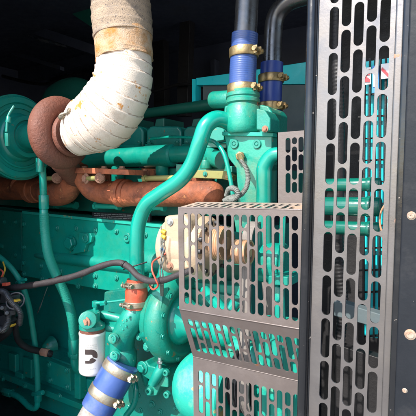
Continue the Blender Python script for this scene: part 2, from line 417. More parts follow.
for i, px_ in enumerate((28, 62, 100, 134, 210, 244)):
    B().pp([(px_, 60), (px_ + 5, 59), (px_ + 5, 190), (px_, 190)], 2.84, 2.90).build('stiffening_rib', M['dark'], bw, bevel=.004)
b = B(); b.T([(-20, 70, 2.4, 1.6), (40, 84, 2.4, 1.6), (80, 74, 2.4, 1.6), (140, 92, 2.4, 1.6), (186, 84, 2.35, 1.6), (230, 96, 2.3, 1.6)], seg=10); tag(b.build('wiring_loom', M['black']), 'black wiring loom slung along the back wall behind the exhaust', 'cable')
# turquoise radiator frame seen behind
rfm = thing('radiator_support', P(250, 84, 2.0), 'turquoise beam and grey plate of the radiator frame behind blue hoses', 'frame')
B().pp([(196, 78), (240, 72), (312, 61), (312, 84), (196, 85)], 1.98, 2.04).build('top_beam', M['turq'], rfm, bevel=.002)
B().pp([(192, 79), (195.5, 79), (195.5, 108), (192, 108)], 1.97, 2.02).build('side_bar', M['turq'], rfm)
B().pp([(203, 85), (228, 85), (228, 104), (203, 105)], 2.0, 2.02).build('grey_plate', M['greypanel'], rfm)
B().pp([(270, 85), (312, 85), (312, 150), (270, 150)], 1.95, 1.97).build('grey_plate', M['greypanel'], rfm)

# ================================================================== ENGINE
eng = thing('diesel_engine', P(100, 415, 1.6), 'large teal painted diesel engine with long block and bolted covers', 'engine')
def EP(name, b, m='teal', bevel=.002, **kw): return b.build(name, M[m], eng, bevel=bevel, **kw)

# block
b = B()
b.pp([(-30, 203), (60, 214), (175, 225), (240, 232), (240, 430), (-30, 430)], 1.56, 2.1)
blk = EP('engine_block', b, 'tealblock', bevel=.004)
b = B(); b.pp([(22, 211), (100, 219), (176, 226), (176, 300), (100, 289.5), (22, 276)], 1.445, 1.56)
cov = EP('side_cover', b, 'tealcover', bevel=.004)
b = B(); b.pp([(22, 211), (100, 219), (176, 226), (176, 229), (100, 221.5), (22, 213.5)], 1.438, 1.445); b.build('gasket_rail', M['tealdusty'], cov)
b = B(); b.pp([(-30, 207), (21, 212), (21, 271), (-30, 262)], 1.49, 1.56); c2 = EP('side_cover', b, bevel=.003)
# tapered gallery on the cover
g0, g1 = P(33, 255, 1.45), P(172, 276, 1.45)
b = B(); L = g1.x - g0.x
b.lathe(g0, (1, 0, 0), [(0, .001), (.03, .012), (.12, .022), (.22, .028), (L, .030)], 32); b.build('oil_gallery', M['teal'], cov)
b = B(); b.lathe(P(-30, 243, 1.49), (1, 0, 0), [(0, .022), (.30, .022), (.33, .01)], 24); b.build('oil_gallery', M['teal'], c2)
for x, y in [(24, 224), (57, 228), (76, 228.5), (95, 230), (116, 231.5), (145, 235), (24, 247.5), (23.5, 263), (24, 274), (41, 266), (42, 278.5), (60, 271), (60, 281), (78, 286), (95, 289-13), (116, 278), (95, 286), (118, 292-1), (150, 294)]:
    if y in (266,271): pass
    bpx(cov, x, y, 1.442, 2.0)
for x, y in [(15, 255), (6, 262), (4, 222), (15, 222)]: bpx(c2, x, y, 1.487, 1.8)
# hex plug with bracket
b = B(); b.lathe(P(71, 243, 1.44), (0, -1, 0), [(0, .036), (.008, .036), (.008, .030)], 32)
b.lathe(P(71, 243, 1.432), (0, -1, 0), [(0, .029), (.018, .029), (.021, .025), (.021, 0)], 6)
b.build('hex_plug', M['teal'], cov, bevel=.001)
b = B(); b.pp([(79, 233), (90, 233), (92, 237), (91, 242), (86, 245), (84, 252), (72, 254), (74, 248), (78, 243)], 1.425, 1.444); br = b.build('lifting_tab', M['teal'], cov, bevel=.002)
bpx(br, 85.5, 238, 1.425, 3.2, 'socket')
bpx(cov, 127, 237.5, 1.442, 3.3, 'socket')
bpx(cov, 127, 237.5, 1.442, 2.2)
# skirt and pan rail
b = B(); b.pp([(-30, 338), (38, 352), (75, 366), (75, 376), (170, 400), (170, 440), (-30, 440)], 1.44, 1.56); EP('block_skirt', b, 'tealblock', bevel=.006)
b = B(); b.pp([(-30, 362), (0, 372), (45, 390), (88, 407), (125, 421), (125, 427), (88, 413), (45, 396), (0, 378), (-30, 368)], 1.40, 1.46); rail = EP('pan_rail', b, bevel=.002)
b = B(); b.pp([(-30, 372), (0, 382), (45, 400), (120, 428), (120, 470), (-30, 470)], 1.47, 1.9); EP('oil_pan', b, 'darkgreen', bevel=.004)
for x, y in [(3, 386), (25, 393), (60, 403)]: bpx(rail, x, y - 7, 1.40, 1.8)
b = B(); b.pp([(38, 356), (70, 369), (70.5, 391), (39, 379)], 1.415, 1.44); ip = EP('inspection_plate', b, bevel=.002)
for x, y in [(49, 364.5), (66.5, 370.5), (50.5, 380.5), (67, 387)]: bpx(ip, x, y, 1.413, 2.1)
for q in ([(8, 353), (15, 355), (15.5, 373), (9, 370)], [(22, 357), (31, 360), (31, 379), (23, 376)], [(14, 371), (22, 374), (22, 381), (15, 378)]):
    EP('block_rib', B().pp(q, 1.415, 1.44), bevel=.005)
EP('block_rib', B().pp([(74, 366), (80, 369), (80, 400), (74, 398)], 1.40, 1.44), bevel=.004)
# soft raised casting on the skirt
b = B(); b.lathe(P(52, 345, 1.52), (0, -1, 0), [(0, .05), (.025, .038), (.05, .02), (.055, .012), (.055, 0)], 32); EP('cast_boss', b, 'tealcast')

# front gear housing, behind the pump
b = B(); b.pp([(104, 292), (160, 284), (235, 296), (235, 440), (96, 440)], 1.40, 1.56)
gh = EP('gear_housing', b, 'tealhead', bevel=.006)
for x, y in [(138, 395), (132, 384), (122, 402), (140, 410), (175, 408)]: bpx(gh, x, y, 1.398, 1.8)

# cylinder head with rocker boxes
b = B(); b.pp([(-30, 166), (130, 168), (262, 168), (262, 216), (150, 216), (-30, 203)], 1.60, 2.1)
hd = EP('cylinder_head', b, 'tealhead', bevel=.004)
b = B(); b.pp([(92, 212), (150, 214.5), (150, 224), (92, 220)], 1.50, 1.51); pl = EP('data_plate', b, 'plate', bevel=0)
t = B()
for r_ in range(5):
    x = 94
    while x < 147:
        ww = random.uniform(1.2, 4.5); y0 = 213.2 + r_ * 1.75 + (x - 92) * .045
        t.pp([(x, y0), (x + ww, y0 + ww * .045), (x + ww, y0 + .7 + ww * .045), (x, y0 + .7)], 1.4988, 1.4998); x += ww + .8
t.build('print', M['platetext'], pl, smooth=0)
for i, (a, c_) in enumerate([(42, 66), (66, 88), (115, 143), (146, 181), (183, 214)]):
    b = B(); y0 = 1.66
    b.pp([(a, 148), (c_, 150), (c_, 130), (c_ - 3, 126), (a + 4, 126), (a, 130)], y0, 2.05)
    rb = EP('rocker_box', b, 'tealhead', bevel=.012, seg=3)
    b = B(); b.pp([(a - 1, 144), (c_ + 1, 146), (c_ + 1, 149), (a - 1, 147.5)], y0 - .02, 2.0); b.build('flange', M['teal'], rb, bevel=.002)
    for q in (a + 3, c_ - 4): bpx(rb, q, 142.5, y0 - .02, 1.9, axis=(0, 0, 1))
    b = B(); b.pp([(a + 8, 127), (a + 18, 127), (a + 18, 118), (a + 10, 119)], y0 + .08, y0 + .25); b.build('breather_box', M['darkgreen'], rb, bevel=.004)
# intake rail above
b = B(); b.T([(100, 121, 1.95, 4), (150, 113, 1.95, 5), (225, 103, 1.95, 6)], seg=16); EP('intake_rail', b, 'darkgreen', bevel=0)
# coolant log manifold
def xpipe(b, pxa, py, y, pxb, rpx, seg=32, bev=.003):
    a = P(pxa, py, y); r = rpx * K(pxa, y, py); x1 = P(pxb, py, y).x
    return b.lathe(a, (1, 0, 0), [(0, r - bev), (bev, r), (x1 - a.x - bev, r), (x1 - a.x, r - bev)], seg), r
b = B(); xpipe(b, 40, 162.5, 1.56, 147, 8.3); wl = EP('coolant_manifold', b, bevel=0)
b = B(); xpipe(b, 145, 157, 1.56, 174, 10.8, bev=.008); b.build('connecting_sleeve', M['teal'], wl)
b = B(); xpipe(b, 172, 154.5, 1.56, 240, 8.3); b.build('manifold_tube', M['teal'], wl)
for x in (70, 118, 162, 201):
    b = B(); b.cyl(P(x, 158, 1.56), P(x, 182, 1.58), 6.5 * K(x, 1.56)); b.build('port_elbow', M['teal'], wl)
b = B(); b.T([(204, 150, 1.50, 7), (212, 157, 1.47, 9), (222, 160, 1.45, 9.5)], seg=24); EP('outlet_elbow', b, bevel=0)
EP('bracket', B().pp([(176, 164), (232, 166), (232, 172), (224, 175), (176, 172)], 1.47, 1.52), 'tealcast')
EP('bracket', B().pp([(196, 140), (226, 143), (226, 148), (200, 147)], 1.46, 1.52), 'teal')

b = B(); b.pp([(192, 170), (226, 171), (233, 176), (231, 181), (222, 179), (192, 178)], 1.40, 1.43); ob = EP('clip_bracket', b, 'olive', bevel=.002)
bpx(ob, 228, 176.5, 1.398, 2.6, 'gold')
bpx(ob, 205, 174, 1.398, 1.8)
b = B(); b.cyl(P(206, 160, 1.44), P(206, 169, 1.44), .022, seg=24); b.cyl(P(206, 157, 1.44), P(206, 160, 1.44), .013, seg=6); EP('pressure_plug', b, 'teal', bevel=.001)
b = B(); b.T([(150, 139, 1.6, 1.5), (168, 137, 1.58, 1.5), (190, 137.5, 1.5, 1.5), (212, 139, 1.42, 1.6)], seg=12); EP('return_line', b, 'tealpipe', bevel=0)
# thermostat housing
th_p = P(245, 165, 1.35)
b = B()
k = K(243, 1.35, 100)
top = P(243, 90, 1.35)
b.lathe(top, (0, 0, -1), [(0, 14 * k), (.004, 15.5 * k), (3 * k, 15.5 * k), (4 * k, 16.8 * k), (7 * k, 17 * k), (8 * k, 16 * k), (9 * k, 16 * k), (10 * k, 17 * k), (13 * k, 17 * k), (14 * k, 15 * k), (16 * k, 15.5 * k), (18 * k, 17 * k), (36 * k, 17 * k), (41 * k, 16 * k), (43 * k, 14 * k)], 40)
th = EP('thermostat_housing', b, 'tealfaded', bevel=0)
EP('thermostat_body', B().pp([(224, 106), (230, 104), (258, 104), (268, 106), (272, 112), (271, 136), (224, 135), (223, 120)], 1.36, 1.50), 'tealcast', bevel=.006)
b = B(); b.pp([(224, 134), (272, 135), (271, 164), (262, 170), (262, 203), (238, 203), (236, 168), (228, 158)], 1.335, 1.45); fp = EP('thermostat_plate', b, 'tealfaded', bevel=.004)
b = B(); b.pp([(222, 131.5), (273, 132.5), (273, 136.5), (222, 135.5)], 1.322, 1.46); b.build('flange', M['tealdusty'], fp, bevel=.002)
bpx(fp, 234.5, 144, 1.333, 3.0, 'socket'); bpx(fp, 257, 144, 1.333, 3.0, 'socket')
bpx(fp, 234.5, 144, 1.335, 1.9); bpx(fp, 257, 144, 1.335, 1.9)
b = B(); b.pp([(256, 108), (265, 110), (270, 118), (270, 131), (256, 130)], 1.28, 1.36); ea = EP('side_boss', b, 'tealcast', bevel=.005)
bpx(ea, 265, 129, 1.278, 2.4, 'rust')
b = B(); b.cyl(P(213, 100, 1.42), P(232, 99, 1.40), 8.5 * K(220, 1.42, 100), 8.5 * K(220, 1.42, 100)); EP('inlet_neck', b, 'tealcast', bevel=0)
b = B(); b.pp([(212, 118), (224, 112), (224, 140), (206, 143), (206, 136)], 1.40, 1.43); tr = EP('triangular_bracket', b, 'teal', bevel=.003)
bpx(tr, 222, 117, 1.398, 2.2)
b = B(); b.T([(283, 153, 1.30, 6.5), (272, 156, 1.30, 7.5), (265, 166, 1.30, 8), (264, 180, 1.30, 8), (264, 215, 1.30, 8), (264, 250, 1.30, 8)], seg=28); EP('bypass_pipe', b, 'tealpipe', bevel=0)
b = B(); b.T([(206, 139, 1.33, 2.2), (216, 143, 1.31, 2.2), (224, 154, 1.30, 2.2), (229, 172, 1.30, 2.2), (233, 196, 1.30, 2.2), (234, 215, 1.3, 2.2)], seg=14); EP('bleed_pipe', b, 'tealpipe', bevel=0)
b = B(); b.cyl(P(240, 156, 1.34), P(240, 156, 1.31), .016, seg=6); sn = EP('temperature_sensor', b, 'gold', bevel=.001)
b = B(); b.cyl(P(239, 155, 1.31), P(242, 161, 1.27), .008); b.build('sensor_plug', M['gold'], sn)

# S shaped coolant pipe
b = B()
b.T([(236, 130, 1.36, 8), (228, 122, 1.33, 8.2), (216, 119, 1.29, 8.3), (206, 126, 1.26, 8.3), (200, 142, 1.25, 8.2), (192, 164, 1.25, 8), (180, 180, 1.25, 7.8), (160, 194, 1.25, 7.6), (147, 204, 1.25, 7.6), (139.5, 220, 1.25, 7.5), (137, 240, 1.25, 7.5), (137, 285, 1.25, 7.5)], seg=36, sub=12)
sp = EP('coolant_pipe', b, 'tealpipe', bevel=0)

# water inlet elbow under the orange hose
b = B(); b.T([(136, 300, 1.25, 8.5), (136, 309, 1.25, 10.5), (132, 319, 1.24, 12.3), (125, 332, 1.24, 12), (122, 345, 1.25, 12.5), (123, 358, 1.25, 14), (121, 372, 1.25, 14.3)], seg=32)
el = EP('inlet_elbow', b, 'tealcast', bevel=0)
for x, y in ((113.5, 338.5), (115, 356)):
    b = B(); b.cyl(P(x, y, 1.175), P(x, y, 1.24), 5.4 * K(x, 1.175, y), seg=32, b=.003); b.T([(x, y, 1.21, 4.6), (x + 9, y - 1, 1.24, 6)], seg=18)
    fl = b.build('flange_ear', M['tealcast'], el); bpx(fl, x, y, 1.174, 2.9, 'socket'); bpx(fl, x, y, 1.176, 1.7)
t = B()
for i, (x, y) in enumerate([(120, 325), (122.5, 322.5), (125, 320), (127.5, 317.5), (122, 329), (125, 326)]):
    t.pp([(x, y), (x + 1.0, y - .9), (x + 1.5, y + .7), (x + .5, y + 1.5)], 1.192, 1.21)
t.build('cast_lettering', M['tealdusty'], el, bevel=.0008)

# water pump volute
pc = P(172, 317, 1.36); kp = K(166, 1.36, 319)
b = B()
b.lathe(pc - V((.03, 0, 0)), (1, 0, 0), [(-.03, 18 * kp), (-.03, 30 * kp), (-.022, 34 * kp), (.0, 35 * kp), (.012, 36 * kp), (.018, 40 * kp), (.03, 42 * kp), (.06, 42.5 * kp), (.078, 41 * kp), (.09, 37.5 * kp), (.096, 34 * kp), (.094, 31 * kp), (.086, 28 * kp), (.080, 24 * kp), (.079, 18 * kp)], 72)
wp = EP('water_pump', b, 'tealpump', bevel=0)
b = B(); b.lathe(pc, (1, 0, 0), [(.04, 25 * kp), (.055, 24.5 * kp), (.07, 22 * kp), (.085, 18 * kp), (.11, 15 * kp), (.16, 14 * kp), (.20, 14.5 * kp), (.215, 17.5 * kp), (.25, 17.5 * kp), (.28, 15 * kp)], 56); b.build('pump_hub', M['tealpipe'], wp)
for a_ in range(9):
    q_ = rad(100 + a_ * 30); bolt(wp, pc + V((.062, math.cos(q_) * 36.5 * kp, math.sin(q_) * 36.5 * kp)), .0075, (1, 0, 0))
b = B(); b.T([(160, 292, 1.33, 9), (166, 276, 1.34, 9), (170, 258, 1.36, 9.5), (170, 245, 1.40, 9.5)], seg=24, sub=12); b.build('pump_outlet', M['tealcast'], wp)
b = B(); b.prism([P(152, 292, 1.245), P(163, 288, 1.245), P(160, 317, 1.215), P(148, 320, 1.215)], (0.004, .03, 0)); b.build('raised_pad', M['tealcast'], wp, bevel=.003)
bpx(wp, 152, 326, 1.214, 3.0)
b = B(); b.T([(139, 336, 1.28, 5), (150, 332, 1.24, 6), (160, 328, 1.22, 6)], seg=18); b.build('lug_arm', M['tealcast'], wp)
bpx(wp, 139, 337, 1.25, 2.6); bpx(wp, 147, 347, 1.24, 3.2)
b = B(); b.cyl(P(160, 356, 1.25), P(160, 361.5, 1.25), .008, seg=14); b.lathe(P(160, 361, 1.25), (0, 0, -1), [(0, .011), (.008, .011), (.009, 0)], 6); b.lathe(P(160, 364, 1.25), (0, 0, -1), [(0, .007), (.014, .006), (.014, 0)], 12); b.build('drain_cock', M['steel'], wp)
# generator of left edge vacuum: small rear pump round
b = B(); b.T([(142, 262, 1.40, 11), (156, 262, 1.40, 13), (170, 264, 1.40, 13)], seg=32); EP('accessory_drive', b, 'tealcast', bevel=0)
bpx(eng, 146, 284, 1.32, 2.4); bpx(eng, 128, 300, 1.36, 2.4)

# lugs and bracket under the pump
b = B(); b.pp([(139, 364), (146, 361), (149, 366), (154, 367), (160, 372), (164, 372), (168, 378), (168, 388), (160, 387), (156, 396), (147, 397), (145, 388), (149, 380), (139, 374)], 1.27, 1.40)
lb = EP('mounting_bracket', b, 'tealcast', bevel=.005)
bpx(lb, 142.5, 367.5, 1.268, 4.4)
for x, y, r_ in ((150.5, 390, 4.2), (167, 372, 3.6), (168, 394, 3.6)):
    bpx(lb, x, y, 1.27, r_, 'lug', name='drilled_lug')
b = B(); b.T([(153, 383, 1.26, 5), (158, 374, 1.26, 5.5), (163, 366, 1.27, 5.5)], seg=20); b.build('strut', M['teal'], lb)
b = B(); b.cyl(P(142.5, 367.5, 1.27), P(147, 384, 1.30), .014, seg=6); b.build('long_nut', M['teal'], lb)

for x, y, r_, yy in ((152, 300, 2.6, 1.385), (130, 316, 2.6, 1.38), (134, 352, 2.4, 1.398), (132, 368, 2.4, 1.398), (128, 408, 2.4, 1.398), (152, 404, 2.6, 1.398), (160, 412, 2.2, 1.398), (118, 376, 2.2, 1.398)):
    bpx(gh, x, y, yy, r_)
b = B(); b.T([(124, 372, 1.34, 3), (132, 378, 1.32, 3), (136, 390, 1.31, 3), (134, 404, 1.31, 3), (126, 416, 1.31, 3)], seg=16); gl = b.build('drain_tube', M['tealpipe'], gh)
b = B(); b.pp([(146, 262), (160, 262), (163, 276), (158, 288), (146, 286)], 1.385, 1.42); ab2 = b.build('adaptor_plate', M['tealcast'], gh, bevel=.005); bpx(ab2, 150, 267, 1.383, 2.2); bpx(ab2, 157, 282, 1.383, 2.2)
b = B(); b.lathe(P(152, 270, 1.40), (-.1, -1, 0), [(0, .034), (.03, .034), (.034, .03), (.034, .018), (.06, .016), (.062, 0)], 32); b.build('boss_cap', M['teal'], gh)
# damper dome
dc = P(206, 386, 1.27); kd = K(206, 1.27, 386)
b = B(); R0 = 37 * kd
b.lathe(dc - V((R0 * .9, 0, 0)), (1, 0, 0), [(R0 * (1 - math.cos(a)), R0 * math.sin(a)) for a in [rad(q) for q in range(0, 91, 6)]] + [(R0 * 1.75, R0 * 1.0), (R0 * 1.8, R0 * .95), (R0 * 1.82, R0 * .5)], 64)
EP('crankshaft_dome', b, 'tealdusty', bevel=0)
EP('front_bracket', B().pp([(256, 318), (296, 322), (300, 430), (252, 430)], 1.24, 1.29), 'tealdusty', bevel=.005)
b = B(); b.T([(235, 345, 1.3, 7), (250, 350, 1.28, 8), (262, 372, 1.25, 8), (266, 420, 1.25, 8)], seg=24); EP('breather_pipe', b, 'tealdusty', bevel=0)
b = B(); b.T([(276, 340, 1.18, 6), (279, 380, 1.18, 6.5), (282, 430, 1.18, 6.5)], seg=24); EP('breather_pipe', b, 'tealdusty', bevel=0)

# fan support behind the guard
b = B(); xpipe(b, 262, 262, 1.30, 285, 20); fh = EP('fan_hub', b, 'tealpipe', bevel=0)
b = B(); b.pp([(268, 276), (291, 277), (291, 286), (268, 285)], 1.14, 1.24); b.build('clamp_flange', M['teal'], fh, bevel=.003)
b = B(); b.cyl(P(279, 286, 1.19), P(281, 340, 1.19), 5.5 * K(280, 1.19, 300)); b.build('support_leg', M['tealpipe'], fh)
b = B(); b.cyl(P(283, 215, 1.22), P(281, 276, 1.22), 3 * K(280, 1.22, 250)); b.build('support_leg', M['tealpipe'], fh)
EP('front_bracket', B().pp([(232, 206), (252, 207), (250, 236), (236, 232)], 1.30, 1.36), 'teal')
b = B(); b.T([(205, 290, 1.28, 5), (214, 300, 1.24, 6), (226, 312, 1.2, 7), (238, 300, 1.2, 6)], seg=20); EP('water_crossover', b, 'tealpipe', bevel=0)
EP('front_bracket', B().pp([(168, 280), (240, 286), (246, 345), (200, 345)], 1.42, 1.5), 'tealdusty', bevel=.006)
EP('front_bracket', B().pp([(222, 320), (262, 324), (264, 350), (228, 352)], 1.32, 1.36), 'tealdusty', bevel=.004)

# exhaust manifold
b = B(); xpipe(b, -30, 189, 1.46, 52, 10.5, bev=.004); em = EP('exhaust_manifold', b, 'rusty', bevel=0)
b = B(); b.T([(40, 190, 1.45, 10.5), (54, 194, 1.42, 12), (66, 192, 1.40, 11.5), (74, 180, 1.38, 9.5), (77, 168, 1.34, 9)], seg=28); b.build('manifold_branch', M['rusty'], em)
b = B(); b.T([(80, 168, 1.34, 8), (84, 180, 1.37, 9.5), (94, 190, 1.40, 11), (108, 192.5, 1.42, 11.5), (122, 193, 1.42, 12)], seg=28); b.build('manifold_branch', M['rusty'], em)
b = B(); xpipe(b, 119, 193, 1.42, 124.5, 14.3, bev=.005); xpipe(b, 126, 193, 1.42, 129, 13.6, bev=.004); b.build('slip_joint_collar', M['rusty'], em)
b = B(); a = P(122, 194, 1.42); L = P(211, 196, 1.42).x - a.x; r = 12.6 * K(150, 1.42, 194)
b.lathe(a, (1, 0, 0), [(0, r), (L, r * .98)] + [(L + r * 1.0 * math.sin(q), r * .98 * math.cos(q)) for q in [rad(z) for z in range(10, 91, 10)]], 40)
b.build('manifold_pipe', M['rusty'], em)
for px_ in (20, 66, 96, 150, 196):
    b = B(); a = P(px_, 193, 1.42); b.T([(px_, 186, 1.43, 9), (px_ + 2, 183, 1.50, 8), (px_ + 3, 181, 1.58, 8)], seg=20); b.build('manifold_port', M['rusty'], em)
    b = B(); b.pp([(px_ - 9, 168), (px_ + 13, 169), (px_ + 14, 187), (px_ - 8, 186)], 1.565, 1.59); pf = b.build('port_flange', M['rusty'], em, bevel=.004)
    bpx(pf, px_ - 5, 172, 1.563, 2.4, 'rust'); bpx(pf, px_ + 10, 183, 1.563, 2.4, 'rust')
b = B(); xpipe(b, 30, 190.5, 1.455, 35, 12.5, bev=.004); xpipe(b, 36.5, 190.5, 1.455, 41, 12, bev=.004); b.build('slip_joint_collar', M['rusty'], em)
EP('manifold_flange', B().pp([(66, 167), (128, 169.5), (129, 175), (66, 173)], 1.30, 1.46), 'rusty', bevel=.003)
for q in (84, 104, 122): bpx(em, q, 168.5, 1.33, 2.6, 'rust', axis=(0, 0, 1))
for xa, xb, y, yy in ((86, 100, 178.5, 1.30), (44, 57, 178.5, 1.34)):
    b = B(); a = P(xa, y, yy); bb = P(xb, y, yy)
    b.cyl(a, V((bb.x, bb.y, a.z)), .010, seg=16); sc = b.build('spacer_stud', M['olive'], em)
    bolt(sc, V((bb.x, bb.y, a.z)), 3.7 * K(xb, yy), (1, -.5, 0), 'rust'); bolt(sc, a, 3.6 * K(xa, yy), (-.2, -1, 0), 'rust')
for xa, xb, y, yy, mm in ((143, 186, 178.5, 1.40, 'olive'), (94, 118, 206, 1.47, 'tealdusty'), (150, 163, 207.5, 1.44, 'tealdusty'), (55, 75, 205, 1.5, 'teal'), (189, 206, 177, 1.44, 'olive')):
    b = B(); a = P(xa, y, yy); bb = P(xb, y, yy); k_ = K(xa, yy)
    b.cyl(a, V((bb.x, bb.y, a.z)), 2.6 * k_, seg=16); b.lathe(a + V((.004, 0, 0)), (1, 0, 0), [(0, 0), (0, 3.8 * k_), (.014, 3.8 * k_), (.014, 0)], 6)
    b.lathe(V((bb.x - .004, bb.y, a.z)), (1, 0, 0), [(0, 0), (0, 3.8 * k_), (.014, 3.8 * k_), (.014, 0)], 6)
    b.build('spacer_tube', M[mm], em)

# ================================================================== TURBOCHARGER
tb = thing('turbocharger', P(60, 172, 1.2), 'turbocharger with teal compressor housing and red oxide turbine volute', 'turbocharger')
cc = P(17, 138, 1.25); kc = K(14, 1.25, 138)
b = B()
b.lathe(cc, (1, 0, 0), [(-.06, 20 * kc), (-.06, 34 * kc), (-.045, 39 * kc), (0, 40.5 * kc), (.03, 40.5 * kc), (.036, 39 * kc), (.034, 35.5 * kc), (.034, 34 * kc), (.026, 33 * kc), (.022, 24 * kc), (.034, 23 * kc), (.040, 21 * kc), (.07, 20 * kc), (.075, 14 * kc), (.12, 12 * kc), (.16, 11 * kc)], 72)
ch = b.build('compressor_housing', M['teal'], tb)
b = B(); b.lathe(cc, (1, 0, 0), [(.020, 30.5 * kc), (.032, 30 * kc), (.032, 28.5 * kc), (.020, 28 * kc)], 72, closed=True)
b.lathe(cc, (1, 0, 0), [(.058, 20.5 * kc), (.082, 20 * kc), (.082, 16 * kc), (.068, 15.5 * kc)], 48, closed=True)
b.build('backplate_ring', M['teal'], ch)
b = B(); b.lathe(cc, (1, 0, 0), [(-.006, 40 * kc), (-.006, 42 * kc), (.020, 42 * kc), (.020, 40 * kc)], 72, closed=True); vb = b.build('band_clamp', M['teal'], ch)
b = B()
q0 = P(8, 122, 1.06)
b.tube([P(14, 106, 1.07), P(8, 117, 1.05), P(6.5, 132, 1.04)], [.005] * 3); b.cyl(P(9, 117, 1.055), P(8, 123, 1.05), .010); b.cyl(P(7, 133, 1.045), P(7.5, 146, 1.05), .009, seg=6); b.build('clamp_bolt', M['teal'], vb, bevel=.002)
tc_ = P(61, 133, 1.22); kt = K(58, 1.22, 133)
b = B()
# volute: torus with growing tube
vs = []; fs = []; n1, n2 = 64, 28
for i in range(n1):
    a = 2 * math.pi * i / n1
    tr_ = (10.5 + 2.5 * (1 - i / n1 if i / n1 > .5 else i / n1)) * kt
    Rm = 35.5 * kt - tr_
    for j in range(n2):
        c_ = 2 * math.pi * j / n2
        rr_ = Rm + tr_ * 1.05 * math.cos(c_)
        vs.append(tc_ + V((tr_ * .95 * math.sin(c_), rr_ * math.cos(a), rr_ * math.sin(a))))
for i in range(n1):
    for j in range(n2): fs.append((i * n2 + j, ((i + 1) % n1) * n2 + j, ((i + 1) % n1) * n2 + (j + 1) % n2, i * n2 + (j + 1) % n2))
b.add(vs, fs)
b.lathe(tc_, (1, 0, 0), [(-.05, 10 * kt), (-.05, 25 * kt), (-.03, 26 * kt), (-.01, 20 * kt), (.01, 17.5 * kt), (.04, 17 * kt), (.06, 18.5 * kt), (.068, 19 * kt), (.072, 12 * kt)], 56)
tv = b.build('turbine_housing', M['rustpink'], tb)
b = B(); b.T([(56, 152, 1.22, 9), (62, 161, 1.25, 12), (68, 168, 1.30, 11), (76, 178, 1.38, 10)], seg=28); b.build('turbine_foot', M['rustpink'], tv)
# centre cartridge
b = B(); b.cyl(cc + V((.04, 0, 0)), tc_ - V((.05, 0, 0)), 14 * kt); b.build('bearing_housing', M['teal'], tb)
b = B(); b.cyl(P(40, 158, 1.18), P(40, 172, 1.18), 4.0 * K(40, 1.18)); b.build('oil_drain_flange', M['teal'], tb)

# dark intake duct behind the exhaust pipe
b = B(); b.T([(58, 118, 1.85, 16), (62, 103, 1.85, 19), (76, 97, 1.85, 19), (95, 104, 1.85, 16), (112, 116, 1.85, 12)], seg=36)
tag(b.build('air_duct', M['darkgreen']), 'dark green air duct bend behind the wrapped exhaust pipe', 'duct')

# ================================================================== EXHAUST PIPE
ex = thing('exhaust_pipe', P(104, 150, 1.2), 'thick exhaust pipe lagged in white cloth tape bending up from turbocharger', 'exhaust pipe')
Yx = 1.22
pathE = [(76, 135, Yx, 19.5), (81, 133, Yx, 22.5), (90, 126, Yx, 28), (104, 117, Yx, 31), (115, 102, Yx, 31), (122, 84, Yx, 29), (124.5, 64, Yx, 27), (124.5, 56, Yx, 26.2)]
def wrapf(pitch, amp, sl=.5):
    def f(r, L, a):
        t_ = (L / pitch + a / (2 * math.pi)) % 1.0
        wob = math.sin(a * 3 + L * 40) * .0007 + math.sin(a * 7 - L * 25) * .0004 + math.sin(L * 130 + a * 2) * .0007
        return r + amp * (t_ ** 1.5 if t_ < .88 else (1 - t_) / .12) + wob
    return f
b = B(); b.T(pathE, seg=96, sub=40, rfun=wrapf(.034, .0048)); tw = b.build('tape_wrapping', M['wrap'], ex, smooth=60)
def seams(o, bb, pitch, m, seg=96, lo=.925):
    o.data.materials.append(m)
    for p in o.data.polygons:
        i, k_ = divmod(p.index, seg)
        if i < len(bb.Ls) and ((bb.Ls[i] / pitch + (k_ + .5) / seg) % 1.0) > lo: p.material_index = 1
seams(tw, b, .034, M['seam'])
b = B(); b.T([(124.5, 60, Yx, 28.3), (124, 54, Yx, 28.6), (124, 47, Yx, 28.2), (123.5, 38, Yx, 28.8), (123, 34, Yx, 28.6)], seg=96, sub=14, rfun=lambda r, L, a: r + .0015 * math.sin(a * 5 + L * 90) + (0.004 * math.sin(a * 9) * math.sin(a * 4 + 1) if L < .004 else 0))
b.build('stained_collar', M['wraprust'], ex, smooth=60)
b = B(); b.T([(123.4, 38, Yx, 29.2), (122, 20, Yx, 29.5), (121, 0, Yx, 29), (120, -25, Yx, 29), (118, -60, Yx, 29), (116, -95, Yx, 29)], seg=96, sub=20, rfun=wrapf(.03, .0025))
gw = b.build('grey_wrapping', M['wrapold'], ex, smooth=60); seams(gw, b, .03, M['seamold'], lo=.93)
b = B(); cxy = P(71, 135, Yx); kx = K(63, Yx, 133)
b.lathe(cxy, (1, -.02, .05), [(-.012, 18 * kx), (-.012, 20.5 * kx), (-.004, 21.5 * kx), (.004, 21.5 * kx), (.012, 20.5 * kx), (.012, 18 * kx)], 64, closed=True)
vc = b.build('band_clamp', M['rustpink'], ex)
b = B(); b.cyl(P(60, 115, 1.10), P(71, 111, 1.12), .005, seg=12); b.cyl(P(68, 110, 1.11), P(73, 113, 1.13), .010, seg=6); b.cyl(P(60, 118, 1.11), P(64, 114, 1.11), .010); b.build('clamp_bolt', M['steelclamp'], vc)

